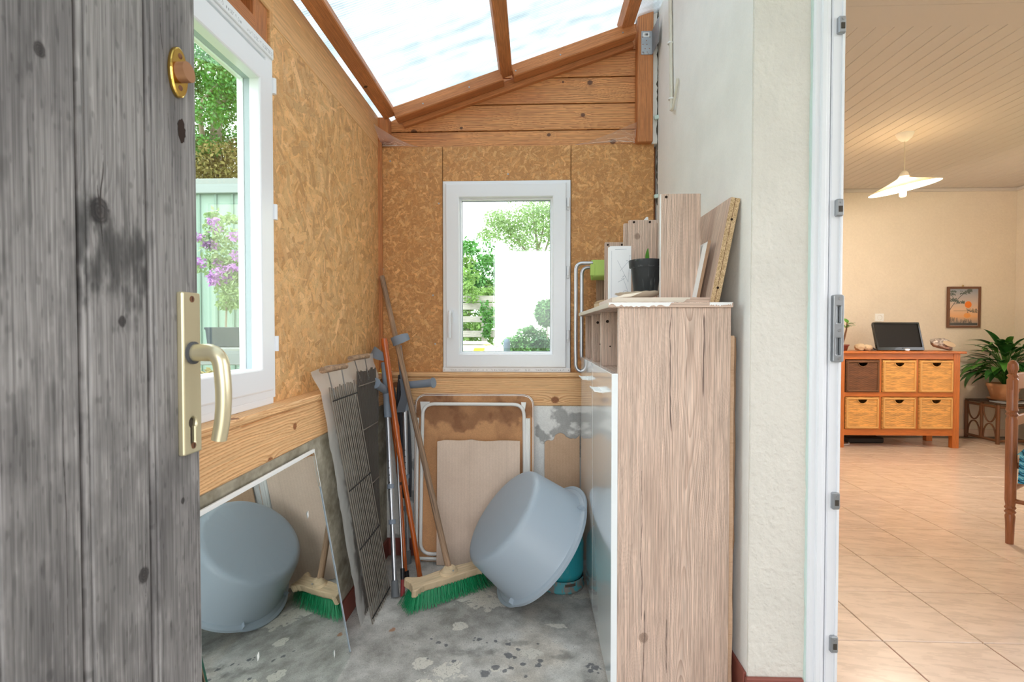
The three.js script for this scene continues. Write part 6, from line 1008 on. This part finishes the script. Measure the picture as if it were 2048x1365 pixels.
{
  const f = thing('slatted_fence', 'weathered grey slatted fence outside the end window', 'fence', [-1.0, -0.12, -6.0]);
  for (const [a, b, x1] of [[1.414, 1.486, -0.43], [1.327, 1.403, -0.43], [1.185, 1.253, -0.42], [1.015, 1.089, -0.35], [0.85, 0.92, -0.35], [0.68, 0.75, -0.35], [0.5, 0.57, -0.35], [0.32, 0.39, -0.35]]) part(f, 'slat', uvm(span(-1.9, x1, a, b, -5.99, -6.01, 0.003), 'x', 1.5, 0.2, a, a * 3), M.fence);
  for (const x of [-0.55, -1.7]) part(f, 'post', uvm(span(x - 0.03, x + 0.03, -0.12, 1.47, -6.01, -6.07, 0.004), 'y', 1.5, 0.2), M.fence);
  const w = thing('reflection_panel', 'large plain white panel standing in for the doorway reflection in the end window', 'screen', [0.1, -0.12, -5.1]);  // white panel stands in for the bright doorway mirrored in the window pane
  part(w, 'sheet', span(-0.36, 0.75, 0.25, 1.85, -5.09, -5.12, 0.004), std({ color: C('#ffffff'), roughness: 0.5 })); for (const x of [-0.3, 0.7]) part(w, 'post', span(x - 0.03, x + 0.03, -0.12, 1.8, -5.12, -5.17, 0.004), M.fence);
  for (const y of [1.51, 1.455]) part(w, 'wire', rod([-0.34, y, -5.085], [0.74, y + 0.012, -5.085], 0.0015, 0.0015, 6), M.gasket, 'thin grey wire');
  const y = thing('garden_cart', 'yellow and white covered cart in front of the slatted fence', 'cart', [-0.7, -0.12, -4.35]);
  part(y, 'body', span(-1.2, -0.36, 0.30, 0.93, -4.2, -4.6, 0.02), std({ color: C('#e9e6dc'), roughness: 0.6 })); part(y, 'cover', uvm(extr([[-1.22, 0.925], [-0.32, 0.925], [-0.34, 0.96], [-0.40, 1.0], [-1.22, 1.0]], 0.42, 0.01).translate(0, 0, -4.62), 'x', 1), std({ color: C('#f4efd8'), roughness: 0.6 }), 'cream cover'); part(y, 'stripe', extr([[-0.47, 0.927], [-0.39, 0.927], [-0.38, 0.955], [-0.46, 0.955]], 0.004).translate(0, 0, -4.189), std({ color: C('#e9c84a'), roughness: 0.6 }), 'yellow stripe'); part(y, 'stripe', span(-1.2, -0.33, 0.975, 0.985, -4.19, -4.2, 0.002), std({ color: C('#e9d46a'), roughness: 0.6 }), 'yellow stripe'); for (const x of [-1.1, -0.5]) part(y, 'wheel', new THREE.TorusGeometry(0.15, 0.04, 8, 20).translate(x, 0.08, -4.2), M.black);
  const p = thing('bollard', 'dark rounded post beside the cart', 'post', [-0.215, -0.12, -4.45]); part(p, 'post', lathe([[0.028, 0], [0.028, 1.11], [0.02, 1.14], [0, 1.148]], 16).translate(-0.215, -0.12, -4.45), std({ color: C('#5d6f80'), roughness: 0.7 })); 
  const r = thing('garden_rail', 'low white tube rail between cart and dark post', 'rail', [-0.27, -0.12, -4.3]); part(r, 'tube', bentTube([[-0.305, -0.12, -4.3], [-0.305, 0.975, -4.3], [-0.245, 0.975, -4.3], [-0.245, -0.12, -4.3]], 0.012, 0.03), M.white);
}
// beyond the left window
plant('oak_tree', 'tall leafy tree filling the top of the left window', 'tree', [-4.7, -0.12, -7.6], [[26000, 0.055, 21, spread(21, 70, -4.6, 4.6, -7.6, 1.3, 1.15, 1.0, 0.30), M.leafMid], [16000, 0.055, 22, spread(22, 30, -4.7, 3.5, -7.8, 1.4, 0.35, 0.8, 0.30), M.leafOlive]], [[[[-4.8, -0.12, -7.7], [-4.7, 2.0, -7.7], [-4.6, 4.0, -7.6], [-4.4, 5.0, -7.6]], 0.16], [[[-4.7, 3.6, -7.5], [-4.5, 4.15, -7.1], [-4.2, 4.4, -7.0]], 0.04]]);  // lower olive leaves stand in for a reflection in the left window pane
plant('lilac_bush', 'lilac bush with purple blossom outside the left window', 'bush', [-2.95, -0.12, -5.0], [[3200, 0.045, 23, spread(23, 30, -2.95, 1.80, -5.0, 0.22, 0.52, 0.2, 0.11), M.leafPale], [1500, 0.032, 24, spread(24, 18, -2.95, 1.76, -4.85, 0.22, 0.46, 0.12, 0.05), M.lilac, 'purple blossom']], [[[[-2.95, -0.12, -5.0], [-2.96, 0.9, -5.0], [-2.92, 1.8, -5.0]], 0.02]]);
plant('moss_hedge', 'mossy brown hedge at the foot of the left window view', 'hedge', [-2.4, -0.12, -3.95], [[4500, 0.04, 26, spread(26, 24, -2.38, 0.66, -3.95, 0.45, 0.12, 0.1, 0.10), M.leafOlive]], [[[[-2.6, -0.12, -3.95], [-2.6, 0.3, -3.95], [-2.58, 0.6, -3.95]], 0.03], [[[-2.1, -0.12, -3.95], [-2.1, 0.3, -3.95], [-2.12, 0.6, -3.95]], 0.03]]);
{
  const s = thing('garden_shed', 'pale green garden shed with a grey fascia outside the left window', 'shed', [-3.4, -0.12, -5.6]);
  part(s, 'wall', uvm(span(-4.3, -2.75, -0.12, 2.6, -5.5, -5.56, 0.004), 'y', 1.5, 0.2), std({ color: C('#8ea297'), roughness: 0.8 })); part(s, 'fascia', span(-4.35, -2.7, 2.53, 2.68, -5.44, -5.5, 0.004), std({ color: C('#8b9291'), roughness: 0.8 }));
  for (let i = 0; i < 9; i++) part(s, 'board_batten', span(-4.25 + i * 0.18, -4.225 + i * 0.18, -0.12, 2.53, -5.48, -5.5, 0.002), std({ color: C('#7b9084'), roughness: 0.8 }));
  part(s, 'side_wall', span(-2.78, -2.75, -0.12, 2.6, -5.56, -7.0, 0.004), std({ color: C('#8ea297'), roughness: 0.8 }));
  const p = thing('planter_trough', 'dark grey planter trough on a low ledge outside the left window', 'planter', [-2.7, 0.97, -4.5]); part(p, 'trough', extr([[-0.17, 0], [0.17, 0], [0.19, 0.15], [0.2, 0.15], [0.2, 0.17], [-0.2, 0.17], [-0.2, 0.15], [-0.19, 0.15]], 0.2, 0.004).translate(-2.62, 0.952, -4.65), std({ color: C('#34393e'), roughness: 0.7 })); 
  const l = thing('garden_ledge', 'grey concrete ledge carrying the planter trough', 'ledge', [-2.7, -0.12, -4.55]); part(l, 'slab', uvm(span(-3.4, -2.2, 0.80, 0.948, -4.38, -4.75, 0.006), 'x', 1), std({ color: C('#868987'), roughness: 0.9 })); for (const x of [-3.3, -2.3]) part(l, 'support', span(x - 0.06, x + 0.06, -0.12, 0.80, -4.45, -4.7, 0.004), std({ color: C('#9c9f9c'), roughness: 0.9 }));
}
renderer.render(scene, camera);
